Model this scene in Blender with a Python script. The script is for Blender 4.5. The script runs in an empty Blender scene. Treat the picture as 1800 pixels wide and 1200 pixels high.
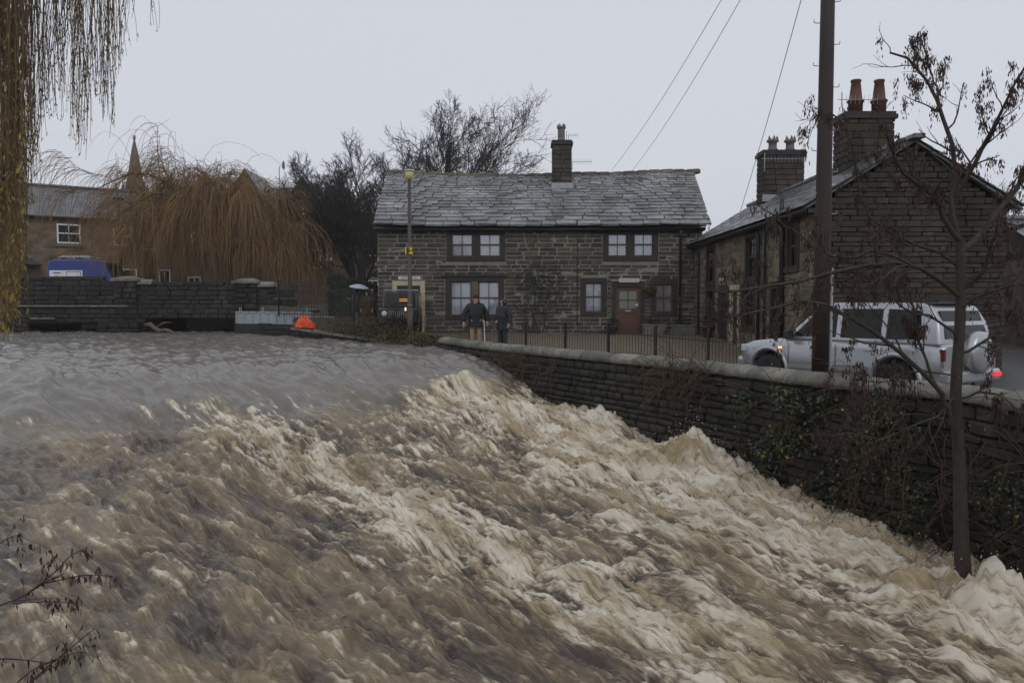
import bpy, bmesh, math, random
import numpy as np
from mathutils import Vector, Matrix, Euler

sc = bpy.context.scene
# ---------------------------------------------------------------- camera
F = 1400.0                       # focal length in pixels of the 1800 x 1200 frame (28 mm)
PITCH = math.atan(65.0 / F)
CAM_Z = 1.5
cam_data = bpy.data.cameras.new("camera")
cam_data.sensor_width = 36.0
cam_data.lens = 28.0
cam_data.clip_start = 0.1
cam_data.clip_end = 3000.0
cam = bpy.data.objects.new("camera", cam_data)
sc.collection.objects.link(cam)
cam.location = (0, 0, CAM_Z)
cam.rotation_euler = (math.pi / 2 - PITCH, 0, 0)
sc.camera = cam
# ---------------------------------------------------------------- world: overcast sky
world = bpy.data.worlds.new("World")
sc.world = world
world.use_nodes = True
wn, wl = world.node_tree.nodes, world.node_tree.links
wn.clear()
w_out = wn.new("ShaderNodeOutputWorld")
w_bg = wn.new("ShaderNodeBackground")
w_sky = wn.new("ShaderNodeTexSky")
w_sky.sky_type = 'NISHITA'
w_sky.sun_disc = False
w_sky.sun_elevation = math.radians(32)
w_sky.sun_rotation = math.radians(200)
w_sky.dust_density = 6.0
w_hsv = wn.new("ShaderNodeHueSaturation")
w_hsv.inputs['Saturation'].default_value = 0.12
w_mix = wn.new("ShaderNodeMixRGB")
w_mix.inputs[0].default_value = 0.9
w_mix.inputs[2].default_value = (6.75, 7.05, 7.75, 1)      # the even cloud layer
wl.new(w_sky.outputs[0], w_hsv.inputs['Color'])
wl.new(w_hsv.outputs[0], w_mix.inputs[1])
wl.new(w_mix.outputs[0], w_bg.inputs['Color'])
w_bg.inputs['Strength'].default_value = 0.10
wl.new(w_bg.outputs[0], w_out.inputs['Surface'])
# ---------------------------------------------------------------- sun behind cloud
sun_d = bpy.data.lights.new("sun", 'SUN')
sun_d.energy = 0.5
sun_d.angle = math.radians(25)
sun_d.color = (1.0, 0.97, 0.93)
sun = bpy.data.objects.new("sun", sun_d)
sc.collection.objects.link(sun)
sun.rotation_euler = (math.radians(50), 0, math.radians(25))
sun["label"] = "diffuse daylight through the cloud"; sun["category"] = "light"
# ---------------------------------------------------------------- exposure
sc.view_settings.view_transform = 'Standard'
sc.view_settings.look = 'None'
sc.view_settings.exposure = 0.0
sc.view_settings.gamma = 1.0
sc.view_settings.use_curve_mapping = False
sc.cycles.max_bounces = 6
sc.cycles.volume_bounces = 3
sc.cycles.transparent_max_bounces = 12
sc.cycles.use_denoising = True

COL = sc.collection
R = random.Random(11)
NR = np.random.default_rng(7)
pi = math.pi


def at(px, py, Y):
    """world point seen at photo pixel (px, py) at depth Y"""
    xc = (px - 900) / F
    yc = (600 - py) / F
    dy = math.cos(PITCH) + yc * math.sin(PITCH)
    dz = -math.sin(PITCH) + yc * math.cos(PITCH)
    k = Y / dy
    return Vector((xc * k, Y, CAM_Z + dz * k))


# ================================================================ materials
def nt(m):
    return m.node_tree.nodes, m.node_tree.links


def mat(name, col, rough=0.7, cols=None, mottle=0.35, mscale=6.0, bump=0.0, bscale=30.0,
        spec=0.5, metal=0.0, emit=None, estr=0.0, stretch=None, fine=0.0, coat=0.0):
    """principled material; cols = list of colours picked at random per piece"""
    m = bpy.data.materials.new(name)
    m.use_nodes = True
    n, l = nt(m)
    b = n["Principled BSDF"]
    b.inputs["Roughness"].default_value = rough
    b.inputs["Metallic"].default_value = metal
    b.inputs["Specular IOR Level"].default_value = spec
    if coat:
        b.inputs["Coat Weight"].default_value = coat
        b.inputs["Coat Roughness"].default_value = 0.08
    if emit:
        b.inputs["Emission Color"].default_value = (*emit, 1)
        b.inputs["Emission Strength"].default_value = estr
    geo = n.new("ShaderNodeNewGeometry")
    pos = geo.outputs["Position"]
    if stretch:
        mp = n.new("ShaderNodeMapping")
        mp.inputs["Scale"].default_value = stretch
        l.new(pos, mp.inputs["Vector"])
        pos = mp.outputs[0]
    if cols:
        oi = n.new("ShaderNodeObjectInfo")
        ad = n.new("ShaderNodeMath"); ad.operation = 'ADD'
        l.new(oi.outputs["Random"], ad.inputs[0]); l.new(geo.outputs["Random Per Island"], ad.inputs[1])
        fr = n.new("ShaderNodeMath"); fr.operation = 'FRACT'
        l.new(ad.outputs[0], fr.inputs[0])
        cr = n.new("ShaderNodeValToRGB")
        cr.color_ramp.interpolation = 'LINEAR'
        els = cr.color_ramp.elements
        els[0].position = 0; els[0].color = (*cols[0], 1)
        els[1].position = 1; els[1].color = (*cols[-1], 1)
        for i, c in enumerate(cols[1:-1]):
            e = els.new((i + 1) / (len(cols) - 1)); e.color = (*c, 1)
        l.new(fr.outputs[0], cr.inputs[0])
        src = cr.outputs[0]
        mp2 = n.new("ShaderNodeMapping"); mp2.inputs["Scale"].default_value = (.9, .9, .35)
        l.new(geo.outputs["Position"], mp2.inputs["Vector"])
        st_ = n.new("ShaderNodeTexNoise"); st_.inputs["Scale"].default_value = 1.0; st_.inputs["Detail"].default_value = 4
        l.new(mp2.outputs[0], st_.inputs["Vector"])
        mr2 = n.new("ShaderNodeMapRange"); mr2.inputs["From Min"].default_value = .3; mr2.inputs["From Max"].default_value = .7
        mr2.inputs["To Min"].default_value = .55; mr2.inputs["To Max"].default_value = 1.35
        l.new(st_.outputs["Fac"], mr2.inputs["Value"])
        mx2 = n.new("ShaderNodeVectorMath"); mx2.operation = 'MULTIPLY'
        l.new(src, mx2.inputs[0]); l.new(mr2.outputs[0], mx2.inputs[1])
        src = mx2.outputs[0]
    else:
        rgb = n.new("ShaderNodeRGB"); rgb.outputs[0].default_value = (*col, 1)
        src = rgb.outputs[0]
    if mottle > 0:
        nz = n.new("ShaderNodeTexNoise")
        nz.inputs["Scale"].default_value = mscale
        nz.inputs["Detail"].default_value = 6
        nz.inputs["Roughness"].default_value = 0.65
        l.new(pos, nz.inputs["Vector"])
        mr = n.new("ShaderNodeMapRange")
        mr.inputs["From Min"].default_value = 0.25; mr.inputs["From Max"].default_value = 0.75
        mr.inputs["To Min"].default_value = 1 - mottle; mr.inputs["To Max"].default_value = 1 + mottle
        l.new(nz.outputs["Fac"], mr.inputs["Value"])
        mx = n.new("ShaderNodeVectorMath"); mx.operation = 'MULTIPLY'
        l.new(src, mx.inputs[0]); l.new(mr.outputs[0], mx.inputs[1])
        src = mx.outputs[0]
    l.new(src, b.inputs["Base Color"])
    if bump > 0:
        nb = n.new("ShaderNodeTexNoise")
        nb.inputs["Scale"].default_value = bscale
        nb.inputs["Detail"].default_value = 5
        l.new(pos, nb.inputs["Vector"])
        bp = n.new("ShaderNodeBump")
        bp.inputs["Strength"].default_value = bump
        bp.inputs["Distance"].default_value = 0.02
        l.new(nb.outputs["Fac"], bp.inputs["Height"])
        l.new(bp.outputs[0], b.inputs["Normal"])
    return m


M = {}
M['stone_cottage'] = mat('stone_cottage', None, 0.75, [(.036, .03, .024), (.068, .055, .041), (.05, .041, .031), (.09, .073, .053), (.033, .028, .024)], .45, 5, .5, 40, .35)
M['mortar_light'] = mat('mortar_light', (.20, .19, .165), .9, None, .3, 4, .3, 60, .2)
M['stone_terrace'] = mat('stone_terrace', None, .8, [(.125, .10, .065), (.18, .145, .095), (.09, .072, .05), (.20, .165, .11), (.14, .112, .075)], .4, 4, .5, 40, .3)
M['mortar_tan'] = mat('mortar_tan', (.20, .165, .115), .9, None, .3, 4, .3, 60, .2)
M['stone_gable'] = mat('stone_gable', None, .8, [(.034, .028, .022), (.055, .044, .033), (.042, .034, .026), (.066, .053, .039)], .4, 4, .5, 40, .3)
M['mortar_dark'] = mat('mortar_dark', (.05, .044, .036), .9, None, .4, 4, .3, 60, .2)
M['stone_bridge'] = mat('stone_bridge', None, .7, [(.014, .013, .0115), (.025, .022, .0195), (.019, .017, .0155), (.034, .03, .025)], .5, 3, .5, 30, .35)
M['stone_river'] = mat('stone_river', None, .7, [(.018, .0165, .013), (.032, .028, .022), (.024, .023, .017), (.042, .037, .028), (.017, .018, .013)], .5, 4, .7, 30, .35)
M['mortar_black'] = mat('mortar_black', (.018, .017, .014), .95, None, .3, 4, .3, 60, .2)
M['coping'] = mat('coping', None, .7, [(.15, .145, .12), (.19, .18, .15), (.13, .135, .10)], .5, 5, .8, 35, .4)
M['slate'] = mat('slate', None, .36, [(.11, .114, .12), (.20, .204, .208), (.15, .152, .156), (.25, .252, .25), (.085, .084, .083)], .45, 5, .35, 30, .6)
M['slate_terrace'] = mat('slate_terrace', None, .3, [(.07, .072, .078), (.10, .102, .108), (.085, .087, .092)], .35, 5, .25, 30, .6)
M['ridge'] = mat('ridge', None, .8, [(.11, .105, .075), (.15, .145, .11), (.09, .09, .06)], .5, 6, .5, 30, .3)
M['stone_black'] = mat('stone_black', (.03, .027, .024), .7, None, .5, 5, .4, 30, .35)
M['stone_cream'] = mat('stone_cream', (.42, .36, .25), .8, None, .25, 5, .3, 40, .3)
M['wood_brown'] = mat('wood_brown', (.055, .032, .021), .5, None, .3, 10, .1, 30, .4)
M['wood_red'] = mat('wood_red', (.095, .042, .028), .5, None, .3, 10, .1, 30, .4)
M['door_dark'] = mat('door_dark', (.022, .016, .014), .4, None, .3, 10)
M['black_paint'] = mat('black_paint', (.012, .012, .013), .35, None, .2, 10)
M['iron'] = mat('iron', (.012, .012, .012), .45, None, .3, 12)
M['lead'] = mat('lead', (.30, .31, .33), .5, None, .3, 8)
M['curtain'] = mat('curtain', (.62, .68, .80), .9, None, .12, 12)
M['curtain_pink'] = mat('curtain_pink', (.50, .47, .50), .9, None, .12, 12)
M['door_glass'] = mat('door_glass', (.16, .18, .15), .15, None, .1, 12)
M['white_paint'] = mat('white_paint', (.72, .73, .74), .5, None, .1, 10)
M['terracotta'] = mat('terracotta', (.10, .042, .03), .8, None, .35, 8, .3, 40)
M['pot_grey'] = mat('pot_grey', (.14, .125, .115), .8, None, .35, 8, .3, 40)
M['asphalt'] = mat('asphalt', (.05, .049, .047), .45, None, .4, 1.2, .4, 90, .5)
M['cobble'] = mat('cobble', (.14, .105, .07), .7, None, .45, 7, .6, 14, .4)
M['earth'] = mat('earth', (.055, .048, .03), .9, None, .5, 2, .6, 12)
M['bark_dark'] = mat('bark_dark', (.045, .04, .036), .9, None, .3, 8)
M['bark_ash'] = mat('bark_ash', (.042, .035, .026), .8, None, .45, 14, .5, 60, .4)
M['twig_willow'] = mat('twig_willow', None, .7, [(.19, .10, .034), (.25, .14, .046), (.14, .075, .028), (.22, .135, .05)], .25, 3)
M['bark_willow'] = mat('bark_willow', (.10, .075, .045), .85, None, .4, 8)
M['leaf_yellow'] = mat('leaf_yellow', None, .6, [(.22, .15, .03), (.30, .20, .04), (.15, .10, .025), (.34, .25, .06)], .2, 5)
M['twig_near'] = mat('twig_near', None, .65, [(.13, .085, .04), (.10, .06, .032), (.17, .12, .05)], .25, 6)
M['seed'] = mat('seed', None, .7, [(.038, .018, .013), (.062, .028, .018), (.026, .015, .012)], .3, 8)
M['leaf_ivy'] = mat('leaf_ivy', None, .45, [(.022, .035, .014), (.04, .055, .02), (.03, .04, .018), (.055, .06, .022)], .2, 8)
M['leaf_gold'] = mat('leaf_gold', None, .6, [(.26, .18, .025), (.20, .16, .025), (.32, .24, .04)], .15, 8)
M['leaf_bush'] = mat('leaf_bush', None, .7, [(.075, .055, .025), (.06, .07, .022), (.11, .075, .03), (.045, .05, .02), (.13, .10, .04)], .2, 8)
M['leaf_hedge'] = mat('leaf_hedge', None, .6, [(.018, .03, .012), (.03, .045, .017), (.022, .034, .014)], .2, 8)
M['rust_twig'] = mat('rust_twig', None, .8, [(.09, .045, .025), (.06, .035, .02), (.12, .065, .03)], .2, 8)
M['pole_wood'] = mat('pole_wood', (.030, .016, .0125), .6, None, .35, 5, .35, 20, .45, stretch=(8, 8, .6))
M['galv'] = mat('galv', (.32, .34, .36), .5, None, .25, 3, .1, 30, .5)
M['steel_blue'] = mat('steel_blue', (.27, .30, .33), .5, None, .2, 2, .1, 30, .5)
M['orange_net'] = mat('orange_net', (.75, .10, .03), .6, None, .25, 10, .5, 25)
M['lamp_post'] = mat('lamp_post', (.055, .042, .036), .55, None, .3, 8)
M['lamp_glass'] = mat('lamp_glass', (.55, .45, .16), .4, None, .1, 10)
M['lamp_cap'] = mat('lamp_cap', (.38, .36, .28), .6, None, .2, 10)
M['sign_yellow'] = mat('sign_yellow', (.75, .55, .02), .5, None, .1, 10)
M['ink'] = mat('ink', (.015, .015, .015), .6, None, 0)
M['ink_blue'] = mat('ink_blue', (.02, .035, .12), .6, None, 0)
M['plaque'] = mat('plaque', (.55, .54, .48), .6, None, .2, 15)
M['silver'] = mat('silver', (.40, .41, .43), .3, None, .05, 3, 0, 0, .6, metal=.55, coat=.6)
M['silver_low'] = mat('silver_low', (.30, .29, .275), .4, None, .12, 3, 0, 0, .5, metal=.3)
M['rubber'] = mat('rubber', (.015, .015, .015), .8, None, .3, 20)
M['alloy'] = mat('alloy', (.32, .32, .33), .35, None, .1, 10, metal=.6)
M['car_glass'] = mat('car_glass', (.008, .010, .010), .08, None, 0, spec=.3)
M['plastic'] = mat('plastic', (.02, .02, .021), .5, None, .1, 10)
M['lens_clear'] = mat('lens_clear', (.5, .52, .55), .1, None, 0, spec=.7)
M['lens_red'] = mat('lens_red', (.12, .010, .010), .2, None, 0)
M['lit_red'] = mat('lit_red', (.6, .02, .03), .3, None, 0, emit=(1, .03, .04), estr=.8)
M['lit_amber'] = mat('lit_amber', (.8, .35, .05), .3, None, 0, emit=(1, .48, .08), estr=2.2)
M['lit_bar'] = mat('lit_bar', (.5, .2, .03), .3, None, 0, emit=(1, .45, .08), estr=.7)
M['lit_warm'] = mat('lit_warm', (.8, .6, .4), .3, None, 0, emit=(1, .72, .42), estr=2.5)
M['van_blue'] = mat('van_blue', (.018, .042, .22), .35, None, .1, 2, spec=.5)
M['skin'] = mat('skin', (.45, .25, .17), .6, None, .1, 20)
M['cloth_black'] = mat('cloth_black', (.008, .009, .011), .75, None, .3, 6, .3, 20)
M['cloth_green'] = mat('cloth_green', (.017, .020, .020), .75, None, .3, 6, .3, 20)
M['cloth_tan'] = mat('cloth_tan', (.30, .20, .115), .85, None, .2, 8, .3, 20)
M['cloth_purple'] = mat('cloth_purple', (.05, .035, .045), .8, None, .25, 6, .3, 20)
M['cloth_plum'] = mat('cloth_plum', (.06, .035, .075), .8, None, .25, 6, .3, 20)
M['cloth_brown'] = mat('cloth_brown', (.045, .026, .018), .85, None, .25, 6, .3, 20)
M['cloth_grey'] = mat('cloth_grey', (.16, .16, .17), .85, None, .25, 6, .3, 20)
M['cloth_navy'] = mat('cloth_navy', (.018, .022, .032), .8, None, .25, 6, .3, 20)
M['umbrella'] = mat('umbrella', (.33, .36, .43), .6, None, .2, 5)
M['church'] = mat('church', (.115, .09, .07), .85, None, .3, 1)
M['car_green'] = mat('car_green', (.010, .012, .012), .4, None, .1, 3, coat=.2)


def glass_mat():
    m = bpy.data.materials.new('window_glass'); m.use_nodes = True
    n, l = nt(m); n.clear()
    o = n.new("ShaderNodeOutputMaterial"); mx = n.new("ShaderNodeMixShader")
    tr = n.new("ShaderNodeBsdfTransparent"); gl = n.new("ShaderNodeBsdfGlossy")
    gl.inputs["Roughness"].default_value = 0.04
    fr = n.new("ShaderNodeFresnel"); fr.inputs["IOR"].default_value = 1.6
    ad = n.new("ShaderNodeMath"); ad.operation = 'ADD'; ad.inputs[1].default_value = .06
    l.new(fr.outputs[0], ad.inputs[0]); l.new(ad.outputs[0], mx.inputs[0])
    l.new(tr.outputs[0], mx.inputs[1]); l.new(gl.outputs[0], mx.inputs[2]); l.new(mx.outputs[0], o.inputs[0])
    return m


M['glass'] = glass_mat()


def brick_mat(name, c1, c2, cm, w, h, rough=.8, msize=.012):
    """coursed stone or slate too far away to tell the pieces apart; mapped on (along, up) from UV"""
    m = bpy.data.materials.new(name); m.use_nodes = True
    n, l = nt(m); b = n["Principled BSDF"]; b.inputs["Roughness"].default_value = rough
    uv = n.new("ShaderNodeUVMap")
    br = n.new("ShaderNodeTexBrick")
    br.inputs["Color1"].default_value = (*c1, 1); br.inputs["Color2"].default_value = (*c2, 1)
    br.inputs["Mortar"].default_value = (*cm, 1); br.inputs["Scale"].default_value = 1
    br.inputs["Mortar Size"].default_value = msize
    br.inputs["Brick Width"].default_value = w; br.inputs["Row Height"].default_value = h
    l.new(uv.outputs[0], br.inputs["Vector"])
    nz = n.new("ShaderNodeTexNoise"); nz.inputs["Scale"].default_value = 1.5; nz.inputs["Detail"].default_value = 6
    l.new(uv.outputs[0], nz.inputs["Vector"])
    mr = n.new("ShaderNodeMapRange"); mr.inputs["From Min"].default_value = .3; mr.inputs["From Max"].default_value = .7
    mr.inputs["To Min"].default_value = .6; mr.inputs["To Max"].default_value = 1.4
    l.new(nz.outputs[0], mr.inputs[0])
    mx = n.new("ShaderNodeVectorMath"); mx.operation = 'MULTIPLY'
    l.new(br.outputs["Color"], mx.inputs[0]); l.new(mr.outputs[0], mx.inputs[1])
    l.new(mx.outputs[0], b.inputs["Base Color"])
    bp = n.new("ShaderNodeBump"); bp.inputs["Strength"].default_value = .5; bp.inputs["Distance"].default_value = .02
    bp.invert = True
    l.new(br.outputs["Fac"], bp.inputs["Height"]); l.new(bp.outputs[0], b.inputs["Normal"])
    return m


M['far_stone'] = brick_mat('far_stone', (.17, .125, .08), (.10, .072, .05), (.13, .105, .075), .5, .22)
M['far_brown'] = brick_mat('far_brown', (.13, .085, .06), (.09, .062, .045), (.10, .08, .06), .5, .2)
M['far_slate'] = brick_mat('far_slate', (.12, .125, .135), (.09, .093, .10), (.05, .05, .053), .4, .25, .35)


# ================================================================ mesh helpers
class MB:
    """collects shapes into one mesh"""
    def __init__(s):
        s.v = []; s.f = []; s.mi = []

    def add(s, verts, faces, mi=0):
        o = len(s.v)
        s.v += [tuple(p) for p in verts]
        s.f += [tuple(i + o for i in f) for f in faces]
        s.mi += [mi] * len(faces)
        return s

    def box(s, x0, x1, y0, y1, z0, z1, mi=0):
        v = [(x, y, z) for x in (x0, x1) for y in (y0, y1) for z in (z0, z1)]
        return s.add(v, [(0, 1, 3, 2), (4, 6, 7, 5), (0, 4, 5, 1), (2, 3, 7, 6), (0, 2, 6, 4), (1, 5, 7, 3)], mi)

    def prism(s, poly, y0, y1, mi=0):
        """polygon in x,z extruded along y"""
        n = len(poly)
        v = [(x, y0, z) for x, z in poly] + [(x, y1, z) for x, z in poly]
        f = [tuple(range(n)), tuple(range(2 * n - 1, n - 1, -1))]
        f += [(i, i + n, (i + 1) % n + n, (i + 1) % n) for i in range(n)]
        return s.add(v, f, mi)

    def tube(s, pts, rad, k=6, mi=0, cap=True):
        pts = [Vector(p) for p in pts]
        if not hasattr(rad, '__len__'): rad = [rad] * len(pts)
        o = []
        n = len(pts)
        ref = None
        for i, p in enumerate(pts):
            t = (pts[min(i + 1, n - 1)] - pts[max(i - 1, 0)]).normalized()
            if ref is None:
                ref = t.cross(Vector((0, 0, 1)) if abs(t.z) < .9 else Vector((1, 0, 0))).normalized()
            a = (ref - t * ref.dot(t)).normalized(); ref = a
            b = t.cross(a)
            for j in range(k):
                w = 2 * pi * j / k
                o.append(p + (a * math.cos(w) + b * math.sin(w)) * rad[i])
        f = []
        for i in range(n - 1):
            for j in range(k):
                f.append((i * k + j, i * k + (j + 1) % k, (i + 1) * k + (j + 1) % k, (i + 1) * k + j))
        if cap:
            f.append(tuple(range(k - 1, -1, -1))); f.append(tuple((n - 1) * k + j for j in range(k)))
        return s.add(o, f, mi)

    def lathe(s, prof, k=16, c=(0, 0, 0), axis='z', mi=0):
        """profile [(r, h)] spun round an axis"""
        v = []
        for r, h in prof:
            for j in range(k):
                w = 2 * pi * j / k
                p = (r * math.cos(w), r * math.sin(w), h)
                if axis == 'y': p = (p[0], p[2], p[1])
                if axis == 'x': p = (p[2], p[0], p[1])
                v.append((p[0] + c[0], p[1] + c[1], p[2] + c[2]))
        f = []
        for i in range(len(prof) - 1):
            for j in range(k):
                f.append((i * k + j, i * k + (j + 1) % k, (i + 1) * k + (j + 1) % k, (i + 1) * k + j))
        f.append(tuple(range(k - 1, -1, -1))); f.append(tuple((len(prof) - 1) * k + j for j in range(k)))
        return s.add(v, f, mi)

    def build(s, name, mats, parent=None, smooth=False, loc=None, rot=None):
        me = bpy.data.meshes.new(name)
        me.from_pydata(s.v, [], s.f)
        if not isinstance(mats, (list, tuple)): mats = [mats]
        for m in mats: me.materials.append(m)
        if len(mats) > 1: me.polygons.foreach_set("material_index", s.mi)
        bm = bmesh.new(); bm.from_mesh(me)
        bmesh.ops.recalc_face_normals(bm, faces=bm.faces)
        bm.to_mesh(me); bm.free()
        if smooth: me.polygons.foreach_set("use_smooth", [True] * len(me.polygons))
        return link(name, me, parent, loc, rot)


def link(name, me, parent=None, loc=None, rot=None):
    o = bpy.data.objects.new(name, me)
    COL.objects.link(o)
    if parent: o.parent = parent
    if loc: o.location = loc
    if rot: o.rotation_euler = rot
    return o


def np_mesh(name, V, Fc, mats, parent=None, smooth=False, uv=None):
    """fast mesh from numpy arrays (quads or tris)"""
    me = bpy.data.meshes.new(name)
    V = np.asarray(V, dtype=np.float32); Fc = np.asarray(Fc, dtype=np.int32)
    k = Fc.shape[1]; n = len(Fc)
    me.vertices.add(len(V)); me.vertices.foreach_set("co", V.ravel())
    me.loops.add(n * k); me.loops.foreach_set("vertex_index", Fc.ravel())
    me.polygons.add(n)
    me.polygons.foreach_set("loop_start", np.arange(n, dtype=np.int32) * k)
    me.polygons.foreach_set("loop_total", np.full(n, k, dtype=np.int32))
    if smooth: me.polygons.foreach_set("use_smooth", np.ones(n, dtype=bool))
    if uv is not None:
        u = me.uv_layers.new(name="UVMap")
        u.data.foreach_set("uv", np.asarray(uv, dtype=np.float32)[Fc.ravel()].ravel())
    if not isinstance(mats, (list, tuple)): mats = [mats]
    for m in mats: me.materials.append(m)
    me.update(calc_edges=True)
    me.validate()
    return link(name, me, parent)


def empty(name, loc=(0, 0, 0), rz=0.0):
    o = bpy.data.objects.new(name, None)
    COL.objects.link(o)
    o.empty_display_size = .3
    o.location = loc; o.rotation_euler = (0, 0, rz)
    return o


def tag(o, label=None, cat=None, group=None, kind=None):
    if label: o["label"] = label
    if cat: o["category"] = cat
    if group: o["group"] = group
    if kind: o["kind"] = kind
    return o


# rough blocks shared by all masonry: unit cubes with worn edges
def block_variants(name, m, n=6, bev=.10, jit=.035):
    out = []
    for i in range(n):
        bm = bmesh.new()
        bmesh.ops.create_cube(bm, size=1.0)
        bmesh.ops.bevel(bm, geom=bm.edges[:], offset=bev * (.7 + .6 * R.random()), segments=1, affect='EDGES', profile=.6)
        for v in bm.verts:
            v.co += Vector((R.uniform(-jit, jit), R.uniform(-jit, jit), R.uniform(-jit, jit)))
        bmesh.ops.triangulate(bm, faces=bm.faces)
        me = bpy.data.meshes.new(name)
        bm.to_mesh(me); bm.free()
        me.materials.append(m)
        out.append(me)
    return out


def pieces(parent, name, variants, items, n_single=300, rest_name=None, score=None):
    """items: (center, size, euler) in the parent's space. The n_single best are objects, the rest one joined part."""
    if score: items = sorted(items, key=score)
    for c, sz, e in items[:n_single]:
        o = link(name, R.choice(variants), parent, c, e)
        o.scale = sz
    rest = items[n_single:]
    if rest:
        vs = []; fs = []; off = 0
        base = []
        for me in variants:
            a = np.empty(len(me.vertices) * 3, dtype=np.float32); me.vertices.foreach_get("co", a)
            t = np.empty(len(me.polygons) * 3, dtype=np.int32); me.loops.foreach_get("vertex_index", t)
            base.append((a.reshape(-1, 3), t.reshape(-1, 3)))
        for c, sz, e in rest:
            a, t = R.choice(base)
            m3 = np.array(Euler(e).to_matrix())
            vs.append((a * np.array(sz)) @ m3.T + np.array(c)); fs.append(t + off); off += len(a)
        o = np_mesh(rest_name or name + '_work', np.concatenate(vs), np.concatenate(fs), variants[0].materials[0], parent)
        o["kind"] = "stuff"


def free_intervals(a, b, z0, z1, holes):
    iv = [(a, b)]
    for (u0, u1, v0, v1) in holes:
        if v1 <= z0 + .02 or v0 >= z1 - .02: continue
        nx = []
        for (p, q) in iv:
            if u1 <= p or u0 >= q: nx.append((p, q)); continue
            if u0 > p: nx.append((p, u0))
            if u1 < q: nx.append((u1, q))
        iv = nx
    return [(p, q) for p, q in iv if q - p > .04]


def courses(length, z0, z1, ch, sw, holes=(), limit=None, gap=.012):
    """stones of a coursed wall: (u centre, width, z centre, height)"""
    out = []
    z = z0
    while z < z1 - .03:
        h = min(R.uniform(*ch), z1 - z)
        if z1 - z - h < ch[0] * .5: h = z1 - z
        a, b = (0, length) if limit is None else limit(z, z + h)
        if b - a > .1:
            for p, q in free_intervals(a, b, z, z + h, holes):
                u = p
                while u < q - .01:
                    w = R.uniform(*sw)
                    if q - u - w < sw[0] * .6: w = q - u
                    w = min(w, q - u)
                    out.append((u + w / 2, max(w - gap, .02), z + h / 2, max(h - gap, .02)))
                    u += w
        z += h
    return out


def mortar_sheet(parent, length, z0, z1, holes, y, m, depth=.1, name='mortar'):
    """pointing between the stones, with the openings left out"""
    us = sorted({0, length, *[h[0] for h in holes], *[h[1] for h in holes]})
    vs = sorted({z0, z1, *[h[2] for h in holes], *[h[3] for h in holes]})
    us = [u for u in us if 0 <= u <= length]; vs = [v for v in vs if z0 <= v <= z1]
    b = MB()
    for i in range(len(us) - 1):
        for j in range(len(vs) - 1):
            cu, cv = (us[i] + us[i + 1]) / 2, (vs[j] + vs[j + 1]) / 2
            if any(h[0] < cu < h[1] and h[2] < cv < h[3] for h in holes): continue
            b.box(us[i], us[i + 1], y, y + depth, vs[j], vs[j + 1])
    return b.build(name, m, parent)


def tubes(P, Rd, k=3):
    """P (N,m,3) paths, Rd (N,m) radii -> verts, quads"""
    N, m, _ = P.shape
    T = np.gradient(P, axis=1)
    T /= np.linalg.norm(T, axis=2, keepdims=True) + 1e-9
    ref = np.zeros_like(T); ref[..., 0] = .31; ref[..., 1] = .93; ref[..., 2] = .2
    A = np.cross(T, ref); A /= np.linalg.norm(A, axis=2, keepdims=True) + 1e-9
    B = np.cross(T, A)
    w = np.arange(k) * 2 * np.pi / k
    V = P[:, :, None, :] + Rd[:, :, None, None] * (A[:, :, None, :] * np.cos(w)[None, None, :, None] + B[:, :, None, :] * np.sin(w)[None, None, :, None])
    idx = np.arange(N * m * k).reshape(N, m, k)
    a = idx[:, :-1, :]; b = np.roll(idx, -1, axis=2)[:, :-1, :]
    c = np.roll(idx, -1, axis=2)[:, 1:, :]; d = idx[:, 1:, :]
    return V.reshape(-1, 3), np.stack([a, b, c, d], axis=-1).reshape(-1, 4)


def join_tubes(name, groups, m, parent, k=3):
    vs = []; fs = []; off = 0
    for P, Rd in groups:
        if len(P) == 0: continue
        v, f = tubes(P, Rd, k)
        vs.append(v); fs.append(f + off); off += len(v)
    return np_mesh(name, np.concatenate(vs), np.concatenate(fs), m, parent, True)


def leaves_mesh(name, C, D, length, width, m, parent, rng):
    """small folded leaves (2 triangles each side): centres C, directions D"""
    N = len(C)
    D = D / (np.linalg.norm(D, axis=1, keepdims=True) + 1e-9)
    r = rng.normal(size=(N, 3))
    S = np.cross(D, r); S /= np.linalg.norm(S, axis=1, keepdims=True) + 1e-9
    Nn = np.cross(D, S)
    L = (length * rng.uniform(.6, 1.3, N))[:, None]; W = (width * rng.uniform(.7, 1.3, N))[:, None]
    p0 = C; p1 = C + D * L * .5 + S * W * .5 + Nn * W * .2; p2 = C + D * L; p3 = C + D * L * .5 - S * W * .5 + Nn * W * .2
    V = np.stack([p0, p1, p2, p3], 1).reshape(-1, 3)
    i = np.arange(N) * 4
    Fc = np.concatenate([np.stack([i, i + 1, i + 2], 1), np.stack([i, i + 2, i + 3], 1)])
    return np_mesh(name, V, Fc, m, parent)


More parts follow.
